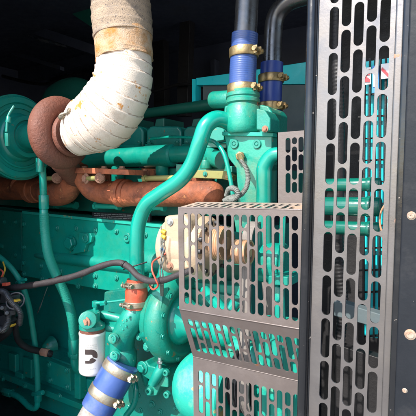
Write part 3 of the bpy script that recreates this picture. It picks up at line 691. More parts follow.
# ================================================================== HOSES (top)
def hose_axis_clamps(parent, pts, y, m, r_extra=.4):
    for (px, py, rpx, w_, bd) in pts:
        clamp(parent, P(px, py, y), (0.0, 0, 1), (rpx + r_extra) * K(px, y, py), w_ * K(px, y, py), bd, m)
h1 = thing('coolant_hose', P(243, 97, 1.35), 'bright blue coolant hose with gold clamps on the thermostat housing', 'hose', 'upright blue coolant hoses')
b = B(); b.T([(245, 34, 1.35, 13.2), (244, 50, 1.35, 13.0), (243, 70, 1.35, 13.4), (242, 97, 1.35, 13.6)], seg=48, sub=60, rfun=lambda r, L, a: r + .00022 * math.sin(L * 900)); b.build('hose_sleeve', M['blue'], h1)
bd = CR * .75 - CF * .6
hose_axis_clamps(h1, [(244, 53, 13.2, 9, bd), (242.5, 89.5, 13.8, 9, bd)], 1.35, 'gold')
h2 = thing('coolant_hose', P(270, 110, 1.50), 'blue coolant hose coloured darker for shade with dark clamps right of the bright one', 'hose', 'upright blue coolant hoses')
b = B(); b.T([(272, 63, 1.50, 11.2), (271, 85, 1.50, 11.2), (270, 112, 1.50, 11.2)], seg=40, sub=16); b.build('hose_sleeve', M['shadedhose'], h2)
hose_axis_clamps(h2, [(271, 79, 11.3, 8, bd), (270, 107, 11.3, 8, bd)], 1.50, 'gold')
tag(B().T([(248, -70, 1.35, 11.5), (247.5, -10, 1.35, 11.5), (245.2, 37, 1.35, 11.5)], seg=40).build('coolant_pipe', M['chrome']), 'polished steel pipe rising from the bright blue hose', 'pipe', 'steel pipes above the hoses')
tag(B().T([(330, -10, 1.50, 9), (305, -4, 1.50, 9), (287, 3, 1.50, 9), (276, 16, 1.50, 9), (273, 36, 1.50, 9.2), (272, 66, 1.50, 9.5)], seg=32).build('coolant_pipe', M['chrome']), 'dark steel pipe curving down into the shade-darkened blue hose', 'pipe', 'steel pipes above the hoses')

# orange hose
h3 = thing('silicone_hose', P(136, 308, 1.25), 'short orange red hose with two clamps on the curved teal pipe', 'hose')
b = B(); b.T([(137, 279, 1.25, 10.2), (137, 285, 1.25, 10.2), (136.5, 293, 1.25, 11.3), (136, 301, 1.25, 10.8), (136, 308, 1.25, 10.8)], seg=40); b.build('hose_sleeve', M['redhose'], h3)
bd2 = -CR * .6 - CF * .8
clamp(h3, P(137, 284, 1.25), (0, 0, 1), 10.4 * K(137, 1.25, 284), 5.5 * K(137, 1.25), bd2, 'steelclamp')
clamp(h3, P(136, 303, 1.25), (0, 0, 1), 11.0 * K(136, 1.25, 303), 5.5 * K(136, 1.25), bd2, 'steelclamp')

# lower blue hose
h4 = thing('coolant_hose', P(100, 416, 1.2), 'slanting blue hose with two wide steel clamps below the white filter', 'hose')
pa, pb = P(123, 363, 1.21), P(97, 410, 1.13)
b = B(); b.tube([pa.lerp(pb, q) for q in (0, .06, .13, .22, .4, .57, .66, .76, .95, 1)], [q * K(110, 1.2, 380) for q in (16.4, 16.5, 15.8, 16.7, 17.0, 16.7, 15.8, 16.6, 16.4, 16.2)], seg=48, sub=6); b.build('hose_sleeve', M['blue'], h4)
axh = (pa - pb)
for tt in (.13, .66):
    clamp(h4, pa.lerp(pb, tt), axh, 16.3 * K(110, 1.2, 380), 8.5 * K(110, 1.2, 380), CR * .75 - CF * .35, 'steelclamp')
tag(B().tube([pb.lerp(pa, .1), pb, pb + (pb - pa) * .5, pb + (pb - pa) * 1.2], [14.2 * K(100, 1.15, 400)] * 4, seg=40).build('water_pipe', M['greypipe']), 'pale grey pipe entering the slanting blue hose at bottom', 'pipe')

# ================================================================== FILTER
fo = thing('oil_filter', P(92, 373, 1.18), 'white spin on filter with black curved emblem hanging beside the block', 'filter')
kf = K(92, 1.18, 350); ft = P(92.3, 331, 1.18); Rf = 13.1 * kf; Hf = 42 * kf
axf = V((-.02, -.02, -1)).normalized()
b = B(); b.lathe(ft, axf, [(0, Rf * .6), (0, Rf * .96), (.003, Rf * 1.0), (.010, Rf * 1.0), (.012, Rf * .98), (Hf * .9, Rf * .98), (Hf * .96, Rf * .95), (Hf * .99, Rf * .86), (Hf, Rf * .7), (Hf * 1.0, 0)], 64)
fc = b.build('filter_canister', M['filter'], fo)
def on_can(a, h, r=Rf * .98 + .0006):    # a: angle from camera-facing direction, to the right; h: px below the top
    u = (-CF); u = V((u.x, u.y, 0)).normalized(); rt = V((CR.x, CR.y, 0)).normalized()
    # facing direction seen from this filter
    d = (CAM - ft); d.z = 0; d.normalize(); rt = V((-d.y, d.x, 0))
    return ft + axf * (h * kf) + (d * math.cos(a) + rt * math.sin(a)) * r
def can_patch(b, fn, nu, nv):
    vs = []; fs = []
    for i in range(nu + 1):
        for j in range(nv + 1):
            vs.append(fn(i / nu, j / nv))
    for i in range(nu):
        for j in range(nv): fs.append((i * (nv + 1) + j, (i + 1) * (nv + 1) + j, (i + 1) * (nv + 1) + j + 1, i * (nv + 1) + j + 1))
    b.add(vs, fs)
b = B()
lc = (-.14, 21.0); ro, ri = 6.0, 1.7     # emblem centre (angle, px) and radii in px
def lg(x, y): return on_can(lc[0] + x * 1.15 / 13.1, lc[1] + y * 1.15)
# upper arm of the emblem: bar then arc to the lower right
can_patch(b, lambda u, v: lg(-4.8 + u * 5.0, -6 + v * 4.3), 6, 3)
can_patch(b, lambda u, v: lg(.2 + (ri + (ro - ri) * v) * math.sin(rad(0 + 112 * u)), -(ri + (ro - ri) * v) * math.cos(rad(0 + 112 * u))), 14, 4)
can_patch(b, lambda u, v: lg(.2 + (ri + (ro - ri) * v) * math.sin(rad(126 + 69 * u)), -(ri + (ro - ri) * v) * math.cos(rad(126 + 69 * u))), 10, 4)
can_patch(b, lambda u, v: lg(-4.4 + u * 3.4, 3.6 + v * 2.4), 5, 3)
b.build('emblem', M['ink'], fc)
b = B()
random.seed(3)
for h in (9.5, 11.3, 13.0):
    a = -.62
    while a < .25:
        w_ = random.uniform(.05, .16)
        can_patch(b, lambda u, v: on_can(a + u * w_, h + v * .75), 2, 1); a += w_ + .05
a = -.3
while a < .3:
    can_patch(b, lambda u, v: on_can(a + u * .08, 33 + v * .7), 2, 1); a += .12
b.build('small_print', M['greyink'], fc)
b = B(); b.lathe(ft, (0, 0, 1), [(-.002, Rf * .9), (.003, Rf * .93), (.012, Rf * .93), (.014, Rf * .8)], 48); b.build('seal_ring', M['rustpink'], fo)
fh_ = B(); fh_.lathe(ft + V((0, 0, .010)), (0, 0, 1), [(0, Rf * .9), (.004, Rf * .98), (.016, Rf * .98), (.020, Rf * .85), (.030, Rf * .62), (.062, Rf * .6), (.066, Rf * .5)], 48)
fhd = fh_.build('filter_head', M['tealcast'], fo)
b = B(); b.cyl(P(87.5, 320, 1.13), P(91, 320, 1.26), 8.6 * kf); b.build('head_boss', M['tealcast'], fhd)
bpx(fhd, 86.5, 322, 1.13, 3.4, 'rust', name='drain_plug')
b = B(); b.T([(92, 313, 1.22, 4), (106, 315, 1.23, 4.2), (122, 319, 1.25, 4.2)], seg=20); b.T([(96, 327, 1.22, 3.6), (108, 328, 1.23, 3.6), (120, 330, 1.25, 3.6)], seg=20)
b.pp([(94, 313), (122, 319), (120, 331), (96, 327)], 1.235, 1.265); b.build('mounting_arm', M['tealcast'], fhd, bevel=.001)
b = B(); b.T([(95, 312, 1.2, 2.2), (95.5, 304, 1.2, 2.2)], seg=14); b.T([(95.5, 303, 1.2, 1.9), (108, 302, 1.21, 1.2), (128, 299.5, 1.23, 1.2)], seg=12)
b.cyl(P(95, 307, 1.2), P(95, 301, 1.2), 3 * kf, seg=6); b.cyl(P(101, 303.5, 1.2), P(106, 302.8, 1.2), 2.6 * kf, seg=6); b.build('fuel_line', M['teal'], fo)

# ================================================================== OIL DRAIN HOSES
d1 = thing('oil_drain_hose', P(74, 372, 1.3), 'thick ribbed teal hose falling from the turbocharger across the block', 'hose')
b = B(); b.T([(42, 166, 1.20, 3.8), (43, 182, 1.21, 3.6), (43.5, 197, 1.22, 3.6)], seg=20); b.build('steel_end', M['tealpipe'], d1)
b = B(); b.cyl(P(43.7, 195, 1.22), P(44, 209, 1.22), 4.9 * K(44, 1.22)); b.cyl(P(43.8, 209, 1.22), P(44, 217, 1.22), 4.2 * K(44, 1.22)); b.build('fitting', M['tealpipe'], d1)
b = B(); b.T([(44, 213, 1.22, 4.6), (45, 232, 1.23, 4.6), (48.5, 255, 1.24, 4.8), (57, 277, 1.27, 4.8), (66, 297, 1.30, 4.8), (72, 318, 1.32, 4.8), (73.5, 340, 1.34, 4.8)], seg=24, sub=26, rfun=lambda r, L, a: r + .0007 * math.sin(L * 700 + a)); b.build('hose_sleeve', M['tealrib'], d1)
b = B(); b.cyl(P(73.5, 338, 1.34), P(74, 352, 1.35), 5.6 * K(74, 1.34), seg=24); b.cyl(P(74, 351, 1.35), P(74.5, 356, 1.36), 6.4 * K(74, 1.34), seg=6); b.T([(74.5, 355, 1.36, 4.2), (75, 364, 1.37, 4), (78, 371, 1.40, 4)], seg=18); b.build('fitting', M['teal'], d1)
b = B(); b.cyl(P(49, 279, 1.26), P(62, 277.5, 1.26), .004); b.lathe(P(57, 277.5, 1.27), P(60, 284, 1.275) - P(57, 277.5, 1.27), [(-.004, .0200), (-.004, .0225), (.004, .0225), (.004, .0200)], 32, closed=True); b.build('cable_tie', M['black'], d1)
d2 = thing('vent_hose', P(38, 412, 1.3), 'thin teal hose bending down the left side of the block', 'hose')
b = B(); b.T([(-8, 252, 1.2, 2.6), (2, 259, 1.21, 2.6), (12, 269, 1.22, 2.7), (21, 283, 1.24, 2.8), (28, 303, 1.27, 2.8), (33, 330, 1.30, 2.8), (36.5, 360, 1.32, 2.8), (38, 394, 1.34, 2.8)], seg=20, sub=16, rfun=lambda r, L, a: r + .0004 * math.sin(L * 800)); b.build('hose_sleeve', M['tealrib'], d2)
b = B(); b.T([(38, 396, 1.34, 2.8), (36.5, 407, 1.34, 2.9), (30, 407, 1.34, 2.9), (20, 398, 1.35, 2.9), (9, 392, 1.36, 2.9)], seg=20, sub=10); b.build('lower_bend', M['tealpipe'], d2)
b = B(); b.cyl(P(33, 394, 1.33), P(43, 392.5, 1.33), .012, seg=6); b.cyl(P(38, 391, 1.34), P(38, 401, 1.34), 4 * K(38, 1.34)); b.build('union_nut', M['teal'], d2)
b = B(); b.cyl(P(4, 391, 1.36), P(12, 393.5, 1.36), 4.2 * K(8, 1.36), seg=6); b.build('union_nut', M['teal'], d2)
b = B(); b.cyl(P(16, 282.5, 1.23), P(26, 279.5, 1.23), .007); b.lathe(P(21, 281, 1.235), P(24, 291, 1.25) - P(21, 281, 1.235), [(-.01, .008), (-.01, .0155), (.01, .0155), (.01, .008)], 20, closed=True); b.build('hose_clip', M['teal'], d2)

# dipstick
tag(B().T([(47.5, 287, 1.34, .45), (43, 299, 1.34, .45), (40.5, 306, 1.34, .7), (37.5, 313, 1.34, .7)], seg=8).build('dipstick', M['steel']), 'thin steel dipstick hanging below the thick black cable', 'dipstick')

# ================================================================== CABLES
b = B(); b.T([(-12, 289, 1.16, 3.2), (10, 288, 1.16, 3.2), (30, 285.5, 1.16, 3.2), (55, 281, 1.16, 3.2), (78, 275, 1.16, 3.2), (96, 268, 1.16, 3.2), (110, 263.5, 1.16, 3.2), (121, 263, 1.16, 3.2), (130, 268, 1.16, 3.2), (138, 276, 1.15, 3.3), (150, 281, 1.14, 3.3), (164, 280, 1.13, 3.3), (178, 275, 1.12, 3.3), (192, 270, 1.12, 3.3)], seg=20, sub=12, rfun=lambda r, L, a: r * (1 + .04 * math.sin(L * 60 + a * 2)))
cb = b.build('power_cable', M['blackcable']); tag(cb, 'thick black sheathed cable running across the engine to the guard', 'cable')
b = B(); b.cyl(P(123, 269.5, 1.19), P(147, 262, 1.24), .0025, seg=8); b.lathe(P(124, 264.2, 1.16), (1, 0, -.6), [(-.003, .0115), (-.003, .0135), (.003, .0135), (.003, .0115)], 24, closed=True); b.build('cable_tie', M['black'], cb)
tag(B().T([(168, 252, 1.20, .9), (160, 257, 1.18, .9), (153, 262, 1.12, .9), (152, 270, 1.10, .9), (156, 280, 1.10, .9), (158, 286, 1.11, .9), (153, 289.5, 1.13, .9), (149.5, 285, 1.16, .9)], seg=10).build('red_wire', M['redwire']), 'thin red wire looped over the thick black cable', 'wire')
wl_ = thing('wiring_harness', P(8, 330, 1.2), 'black wiring harness with plugs and yellow clips at left edge', 'harness')
b = B()
for q in ([(-10, 296, 1.14, 3), (6, 298, 1.14, 3.5), (14, 306, 1.13, 3.5), (10, 318, 1.13, 3.5), (-8, 332, 1.14, 4)],
          [(-10, 310, 1.15, 4), (4, 318, 1.15, 4.5), (8, 330, 1.16, 4.5), (-4, 340, 1.16, 4.5)],
          [(-10, 272, 1.16, 2), (0, 277, 1.16, 2.2), (3, 284, 1.16, 2.2), (1, 296, 1.15, 2)],
          [(-10, 300, 1.2, 6), (0, 312, 1.2, 7), (-4, 326, 1.2, 8), (-10, 334, 1.2, 8)]):
    b.T(q, seg=16)
b.build('cable_bundle', M['black'], wl_)
b = B(); b.T([(-8, 290, 1.10, 3), (4, 292, 1.10, 3), (10, 300, 1.09, 3), (20, 312, 1.10, 2.6), (20, 324, 1.14, 2.4)], seg=16, sub=60, rfun=lambda r, L, a: r * (1 + .07 * math.sin(L * 1100))); b.build('split_loom', M['plastic'], wl_)
b = B(); b.T([(-10, 322, 1.08, 3.4), (2, 330, 1.08, 3.2), (8, 322, 1.09, 2.8), (10, 310, 1.1, 2.6), (22, 300, 1.13, 2)], seg=16, sub=60, rfun=lambda r, L, a: r * (1 + .07 * math.sin(L * 1100))); b.build('split_loom', M['plastic'], wl_)
for x, y in ((2, 308), (7, 313)):
    b = B(); b.bx(x - 3, y - 3, x + 3, y + 3, 1.075, 1.10); b.cyl(P(x, y, 1.077), P(x, y, 1.065), .008, seg=16); b.build('moulded_plug', M['plastic'], wl_, bevel=.002)
b = B(); b.cyl(P(-4, 281, 1.13), P(4, 281, 1.13), 4 * K(0, 1.13), seg=20); b.pp([(1, 294), (12, 296), (11, 304), (0, 303)], 1.10, 1.14); b.pp([(-6, 318), (4, 315), (9, 322), (0, 330), (-8, 328)], 1.09, 1.13); b.build('connector_plug', M['plastic'], wl_, bevel=.003)
b = B(); rc = P(15.5, 301, 1.11)
b.lathe(rc, (.5, -.6, .5), [(-.004, .032), (-.004, .037), (.004, .037), (.004, .032)], 40, closed=True); b.build('retaining_ring', M['plastic'], wl_)
b = B(); b.pp([(13.5, 299.5), (16, 300), (16.3, 302), (13.8, 301.8)], 1.09, 1.11); b.build('yellow_clip', M['yellow'], wl_, bevel=.001)
b = B(); b.pp([(9.5, 326), (11.5, 324.3), (12.2, 325.5), (10.2, 327.5)], 1.10, 1.12); b.build('yellow_clip', M['yellow'], wl_, bevel=.001)
b = B(); b.T([(3, 262, 1.15, .8), (5, 269, 1.14, .8), (3, 276, 1.14, .8), (1, 282, 1.13, .8)], seg=8); b.build('yellow_wire', M['yellow'], wl_)
b = B(); b.T([(-2, 268, 1.14, .8), (3, 272, 1.13, .8), (1.5, 277, 1.13, .8)], seg=8); b.pp([(2, 283), (6, 283), (6, 286), (2, 286)], 1.11, 1.13); b.build('red_wire', M['redwire'], wl_)
kn = thing('black_hose', P(30, 352, 1.25), 'black rubber hose curving to a steel fitting on the block side', 'hose')
b = B(); b.T([(18, 318, 1.18, 2.6), (16, 330, 1.19, 3.0), (19, 341, 1.22, 3.2), (28, 348, 1.26, 3.2), (42, 352, 1.32, 3.2)], seg=20); b.build('hose_sleeve', M['black'], kn)
b = B(); b.cyl(P(42, 351.5, 1.31), P(48, 353, 1.31), 4.2 * K(45, 1.3), seg=6); b.build('steel_fitting', M['boltrust'], kn)
b = B(); b.cyl(P(47, 353, 1.31), P(52, 354, 1.33), 3.4 * K(45, 1.3)); b.build('end_cap', M['black'], kn)

# sensor loom at the thermostat
b = B(); b.T([(241, 160, 1.27, 1.8), (246, 168, 1.27, 2.2), (248, 178, 1.27, 2.4), (246, 188, 1.26, 2.4), (240, 195, 1.25, 2.6), (230, 198, 1.24, 2.8), (224, 201, 1.24, 2.4)], seg=16, sub=44, rfun=lambda r, L, a: r * (1 + .12 * math.sin(L * 1300 + a * 1)))
b.T([(226, 196, 1.25, 2), (229, 189, 1.24, 2.5), (235, 189, 1.23, 2.8), (238, 194, 1.23, 2.8), (234, 199, 1.23, 2.8), (227, 200, 1.24, 2.5)], seg=16, sub=44, rfun=lambda r, L, a: r * (1 + .12 * math.sin(L * 1300 + a * 1)))
tag(b.build('sensor_loom', M['loom']), 'grey corrugated sensor loom coiled above the perforated guard', 'cable')
# taped cables near the alternator
b = B()
for i in range(5):
    b.T([(161 + i * 1.3, 226 + i * 3, 1.21, .6), (162 + 1.6 * math.sin(i * 2), 240, 1.19 + i * .004, .6), (162 + 1.6 * math.sin(i * 2 + 2), 250, 1.18 + i * .004, .6), (162 + 1.6 * math.sin(i * 2 + 4), 260, 1.17 + i * .004, .6), (161 + 1.8 * math.sin(i * 2 + 6), 272, 1.16 + i * .004, .6), (160 + i * .8, 284, 1.17, .6), (161 + i * .5, 296, 1.24, .6)], seg=8)
wr = b.build('alternator_leads', M['loom']); tag(wr, 'bundle of pale twisted leads beside the cream alternator', 'wire')
for (x, y, mm) in ((164, 231, 'yellow'), (164, 236, 'yellow'), (163, 249, 'bluest')):
    b = B(); b.cyl(P(x - 2, y, 1.20), P(x + 2, y + 2, 1.20), .008); b.build('terminal_cap', M[mm], wr)

# ================================================================== ALTERNATOR + PULLEYS + BELT
al = thing('alternator', P(195, 272, 1.3), 'cream alternator with vented end cover inside the perforated guard', 'alternator')
ac = P(170, 245, 1.30); ka = K(190, 1.30, 245)
b = B(); b.lathe(ac, (1, 0, 0), [(0, 10 * ka), (0, 24 * ka), (.012, 28 * ka), (.06, 29.5 * ka), (.065, 31 * ka), (.075, 31 * ka), (.08, 29.5 * ka), (.14, 29.5 * ka), (.145, 31 * ka), (.16, 31 * ka), (.18, 27 * ka), (.19, 14 * ka), (.20, 10 * ka)], 56)
ab = b.build('alternator_body', M['cream'], al)
for i in range(14):
    b = B(); a = 2 * math.pi * i / 14
    c_ = ac + V((.165, math.cos(a) * 25 * ka, math.sin(a) * 25 * ka)); b.cyl(c_, c_ + V((.028, 0, 0)), 2.2 * ka, seg=10)
    b.build('end_stud', M['plastic'], ab)
b = B(); b.pp([(163, 216), (184, 214), (190, 222), (190, 270), (164, 274)], 1.20, 1.3); ml = b.build('mounting_lug', M['cream'], al, bevel=.014, seg=4)
bpx(ml, 170, 222, 1.198, 2.6, 'steel'); bpx(ml, 170, 266, 1.198, 2.6, 'rust')
def pulley(name, px, py, y, rpx, w_, m, label, grooves=5, dx=0):
    c_ = P(px, py, y); kk = K(px, y, py); R_ = rpx * kk
    prof = [(0, R_ * .25), (0, R_)]
    for g_ in range(grooves):
        t0 = w_ * (g_ + .15) / grooves; t1 = w_ * (g_ + .5) / grooves; t2 = w_ * (g_ + .85) / grooves
        prof += [(t0, R_), (t1, R_ * .95), (t2, R_)]
    prof += [(w_, R_), (w_, R_ * .86), (w_ - .006, R_ * .82), (w_ - .006, R_ * .42), (w_ + .002, R_ * .36), (w_ + .002, 0)]
    b = B(); b.lathe(c_ - V((w_ / 2, 0, 0)), (1, 0, 0), prof, 48)
    o = b.build(name, M[m]); tag(o, label, 'pulley', 'belt pulleys inside the guard'); return c_, R_
pA = pulley('belt_pulley', 222, 243, 1.26, 17, .04, 'tan', 'tan ribbed pulley on the end of the cream alternator')
pB = pulley('belt_pulley', 243, 252, 1.19, 12.5, .045, 'tan', 'tan worn idler pulley between alternator and fan hub')
pC = pulley('belt_pulley', 249, 378, 1.30, 33, .05, 'plastic', 'largest dark pulley low down behind the sloping guard panel')
# belt loop
bxc = pB[0].x + .002
b = B()
path = []
c1 = V((bxc, 1.27, P(243, 240, 1.27).z)); r1 = .055; c3 = V((bxc, pC[0].y, pC[0].z)); r3 = pC[1] * 1.01
for i in range(13):
    a = rad(0 + 15 * i); path.append(c1 + V((0, math.cos(a) * r1, math.sin(a) * r1)))
for i in range(13):
    a = rad(180 + 15 * i); path.append(c3 + V((0, math.cos(a) * r3, math.sin(a) * r3)))
n = len(path); hwb = .017; vs = []; fs = []
cen = sum(path, V()) / n
for i, p in enumerate(path):
    out = ((p - c1) if i < 13 else (p - c3)).normalized() * .006
    vs += [p + V((-hwb, 0, 0)), p + V((hwb, 0, 0)), p + V((hwb, 0, 0)) + out, p + V((-hwb, 0, 0)) + out]
for i in range(n):
    j = (i + 1) % n
    for k_ in range(4): fs.append((i * 4 + k_, i * 4 + (k_ + 1) % 4, j * 4 + (k_ + 1) % 4, j * 4 + k_))
b.add(vs, fs); tag(b.build('drive_belt', M['belt']), 'grey worn drive belt running vertically behind the perforated guard', 'belt')

# ================================================================== BELT GUARD
gd = thing('belt_guard', P(240, 416, 1.0), 'brown grey folded belt guard with rows of long slots', 'guard')
yG = .98
xa = P(178, 208, yG).x; xb = P(306, 212, yG).x; ztop = P(178, 207.5, yG).z; zb1 = P(179.5, 309, yG).z
Wg = xb - xa; pit = 33 * K(186, yG)
u0 = P(185.8, 220, yG).x - xa; u14 = P(294.8, 220, yG).x - xa; du = (u14 - u0) / 14
kk = K(183, yG)
Hh = ztop - zb1
def cols_for(n, H, odd, even, sc): return [(u0 + du * i, sorted(H - q * sc for q in (odd if i % 2 == 0 else even))) for i in range(n)]
b = B()
perf(b, V((xa, yG, zb1)), (1, 0, 0), (0, 0, 1), Wg, Hh, cols_for(15, Hh, [4.5, 19, 52, 84, 98], [4.5, 35.5, 68, 98], kk), .0078, .0050, .003, flip=-1)
b.build('front_panel', M['guard'], gd, smooth=0)
# sloping section
yL = 1.045
z2 = P(194.5, 357, yL).z
ev = V((0, yG - yL, zb1 - z2)); Hs = ev.length; evn = ev.normalized()
band = .010
b = B()
s_ = Hs / 50
perf(b, V((xa, yL, z2)), (1, 0, 0), evn, Wg, Hs, [(u0 + du * i, sorted(Hs - q * s_ for q in ([8, 17, 44] if i % 2 == 0 else [8, 31, 44]))) for i in range(15)], .0078, .0050, .003, flip=-1)
b.build('sloping_panel', M['guard'], gd, smooth=0)
z3 = P(195, 440, yL).z; Hl = z2 - z3
b = B()
perf(b, V((xa, yL, z3)), (1, 0, 0), (0, 0, 1), Wg, Hl, cols_for(15, Hl, [12, 27, 59], [12, 43, 70], kk * 1.02), .0078, .0050, .003, flip=-1)
b.build('lower_panel', M['guard'], gd, smooth=0)
# dusty top plate
yT = 1.075; zt2 = P(204, 202, yT).z
ev = V((0, yT - yG, zt2 - ztop)); Ht = ev.length
b = B(); pc_ = .030
perf(b, V((xa, yG + .0005, ztop)), (1, 0, 0), ev.normalized(), Wg, Ht, [(.022 + .021 * i, [.010, .010 + (Ht - .02) / 2, Ht - .008] if i % 2 == 0 else [.010, Ht - .008]) for i in range(int((Wg - .03) / .021))], .0062, .0055, .003, flip=-1)
b.build('top_panel', M['guardtop'], gd, smooth=0)
# end cheek
for yy_, zz_ in ((yG + .0012, ztop), (yG + .0005, zb1), (yL + .001, z2)):
    b = B(); b.tube([(xa + .001, yy_, zz_), (xb, yy_, zz_)], [.0020, .0020], seg=12); b.build('folded_edge', M['guard'], gd)

# small slotted bracket panel behind
sg = thing('slotted_panel', P(290, 203, 1.22), 'small dark slotted panel standing behind the belt guard', 'panel')
yS = 1.20
xs0 = P(277, 133, yS).x; xs1 = P(316, 133, yS).x; zs1 = P(277, 132.5, yS).z; zs0 = P(276, 206, yS).z
b = B(); ks = K(290, yS); ds = (P(301, 150, yS).x - P(288, 150, yS).x) / 2
perf(b, V((xs0, yS, zs0)), (1, 0, 0), (0, 0, 1), xs1 - xs0, zs1 - zs0, [(P(288, 150, yS).x - xs0 + ds * i, sorted((zs1 - zs0) - q * ks for q in ([5, 22, 40, 62] if i % 2 == 0 else [5, 14, 31, 49, 62]))) for i in range(4)], .0075, .006, .003, flip=-1)
b.build('slotted_sheet', M['guard'], sg, smooth=0)
B().prism([(xs0, yS, zs0), (xs0, yS, zs1), (xs0, yS + .04, zs1), (xs0, yS + .04, zs0)], (.003, 0, 0)).build('folded_edge', M['guard'], sg)

# ================================================================== RADIATOR SIDE GUARD
yR = .84
rg = thing('radiator_guard', P(355, 416, yR), 'tall grey steel side guard with five columns of long slots', 'guard')
xr0 = P(315.5, 208, yR).x; xr1 = P(394, 208, yR).x; zr0 = P(350, 470, yR).z; zr1 = P(350, -60, yR).z
uc = [P(q, 140, yR).x - xr0 for q in (332.6, 383.0)]
dU = (uc[1] - uc[0]) / 4; per = 44.4 * K(335, yR)
zA = P(333, 142, yR).z - zr0; zBp = zA + per * .46
cols = []
for i in range(5):
    base = zA if i % 2 == 0 else zBp
    cols.append((uc[0] + dU * i, [base + per * j for j in range(-9, 8) if .01 < base + per * j < zr1 - zr0 - .01]))
b = B(); perf(b, V((xr0, yR, zr0)), (1, 0, 0), (0, 0, 1), xr1 - xr0, zr1 - zr0, cols, .0086, .0062, .003, flip=-1)
b.build('slotted_sheet', M['panel'], rg, smooth=0)
b = B(); b.box(xr1 - .001, xr1 + .014, yR - .012, yR + .02, zr0, zr1); b.build('edge_fold', M['panel'], rg, bevel=.004)
for x, y in ((399, 54), (402, 220), (406, 372)):
    p = P(x, y, yR - .013); b = B(); b.lathe(p + V((-.002, .004, 0)), (0, -1, 0), [(0, .008), (.002, .007), (.003, .003), (.0032, 0)], 9); b.build('tack_weld', M['boltrust'], rg, bevel=.003)
# posts
cp = thing('canopy_post', P(308, 416, yR), 'rounded glossy black post between belt guard and radiator guard', 'post')
pz0, pz1 = .25, ZR
xp = P(309.5, 208, yR - .01).x; rp = 4.9 * K(312, yR)
b = B(); b.cyl((xp, yR - .005, pz0), (xp, yR - .005, pz1), rp, seg=40); b.build('round_edge', M['darkpost'], cp)
b = B(); b.box(xp - rp * .2, xr0 + .004, yR - .002, yR + .05, pz0, pz1); b.build('web', M['darkpost'], cp, bevel=.002)
dr = thing('canopy_door', P(412, 416, .82), 'dark slate canopy door edge with rusty rivets at far right', 'door')
xd0 = xr1 + .014
b = B(); b.box(xd0 + .012, xd0 + .9, .79, .83, .25, ZR); b.build('door_leaf', M['door'], dr, bevel=.004)
b = B(); b.box(xd0 + .001, xd0 + .016, .80, .86, .25, ZR); b.build('door_seal', M['darkpost'], dr, bevel=.005)
for x, y, r_ in ((416, 214, 3.6), (418, 334, 4.6), (414, 391, 2.2)):
    p = P(x, y, .79); b = B(); b.lathe(p + V((0, .002, 0)), (0, -1, 0), [(0, r_ * 1.2 * K(410, .79)), (.002, r_ * 1.2 * K(410, .79)), (.003, r_ * .9 * K(410, .79)), (.0042, r_ * .75 * K(410, .79)), (.0042, r_ * .3 * K(410, .79)), (.003, r_ * .25 * K(410, .79)), (.003, 0)], 28); b.build('rivet', M['rivet'], dr)

# ================================================================== BEHIND THE RADIATOR GUARD
rc_ = thing('radiator_core', P(375, 350, 1.5), 'turquoise radiator core behind a black grid, glimpsed through slots', 'radiator')
b = B(); b.pp([(364, 62), (389, 58), (389, 340), (362, 336)], 1.50, 1.54); b.build('core_face', M['turq'], rc_)
b = B()
for i in range(6):
    x = 363.5 + i * 5.3
    b.pp([(x, 58), (x + 1.9, 58), (x + 1.9 - 1.5, 340), (x - 1.5, 340)], 1.46, 1.47)
for j in range(13):
    y = 72 + j * 22
    b.pp([(358, y), (392, y - 1.5), (392, y), (358, y + 1.6)], 1.475, 1.485)
b.build('grid_bars', M['black'], rc_)
for (q, mm) in (([(364, 68), (371, 67), (371, 84), (364, 85)], 'white'), ([(372, 66), (379, 65), (379, 92), (372, 93)], 'bluest'), ([(381, 64), (390, 63), (390, 78), (381, 79)], 'white')):
    B().pp(q, 1.452, 1.458).build('sticker', M[mm], rc_, smooth=0)
B().pp([(365, 70), (370, 69), (370, 75), (367, 75), (367, 77), (370, 79), (370, 82), (365, 82)], 1.449, 1.4515).build('red_mark', M['red'], rc_, smooth=0)
B().pp([(373, 72), (378, 71), (378, 75), (375, 76), (375, 80), (378, 82), (378, 86), (373, 87)], 1.449, 1.4515).build('white_mark', M['white'], rc_, smooth=0)
B().pp([(382, 67), (389, 74), (388, 77), (381, 70)], 1.449, 1.4515).build('red_mark', M['red'], rc_, smooth=0)
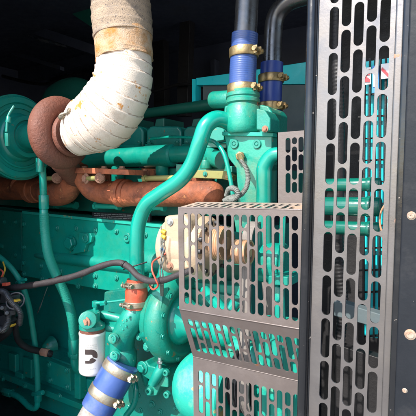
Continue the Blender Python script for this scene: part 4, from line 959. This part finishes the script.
for py, r_, lb_ in ((185, 6.5, 'upper shade-darkened teal pipe crossing behind the tall slotted guard'), (206, 9.5, 'middle and thickest teal pipe behind the tall slotted guard'), (227, 7, 'lower shade-darkened teal pipe crossing behind the tall slotted guard')):
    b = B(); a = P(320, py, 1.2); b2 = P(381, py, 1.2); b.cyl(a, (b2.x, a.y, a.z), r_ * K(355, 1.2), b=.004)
    b.cyl((b2.x - .035, a.y, a.z), (b2.x - .022, a.y, a.z), r_ * 1.12 * K(355, 1.2)); tag(b.build('cross_pipe', M['shadedpipe']), lb_, 'pipe', 'teal pipes behind the slotted guard')
b = B(); b.T([(338, -10, 1.42, 5), (337, 60, 1.42, 5), (339, 130, 1.42, 5.5), (338, 250, 1.42, 5.5), (343, 300, 1.42, 5), (340, 340, 1.42, 5)], seg=24, sub=70, rfun=lambda r, L, a: r * (1 + .05 * math.sin(L * 520)))
tag(b.build('corrugated_conduit', M['black']), 'black corrugated conduit running down behind the slotted guard', 'conduit')
b = B(); b.T([(386, 203, 1.0, 1), (381, 212, 1.0, 1), (380, 224, 1.0, 1), (383, 236, 1.0, 1), (384, 250, 1.0, 1)], seg=8); tag(b.build('brown_wire', M['tan']), 'thin brown wire hanging behind the slotted guard beside the pipes', 'wire')
fr = thing('fan_shroud', P(350, 380, 1.4), 'dark grey lower shroud plates behind the bottom of slotted guard, plus black shade backing', 'shroud')
B().pp([(334, 300), (392, 318), (392, 332), (334, 316)], 1.30, 1.34).build('angle_bar', M['greypanel'], fr, bevel=.003)
B().pp([(334, 344), (392, 362), (392, 440), (334, 440)], 1.40, 1.44).build('lower_plate', M['black'], fr, bevel=.003)
B().box(P(322, 208, 1.85).x, P(410, 208, 1.85).x, 1.85, 1.9, .3, ZR).build('shade_backing', M['black'], fr)  # black sheet standing for the shade seen through the slots

# the guard, post and door hang slightly out of plumb
piv = P(350, 67, yR)
for o in (rg, cp, dr):
    m_ = Matrix.Translation(piv) @ Matrix.Rotation(rad(1.45), 4, 'Y') @ Matrix.Translation(o.location - piv)
    o.location = m_.translation; o.rotation_euler = (0, rad(1.45), 0)
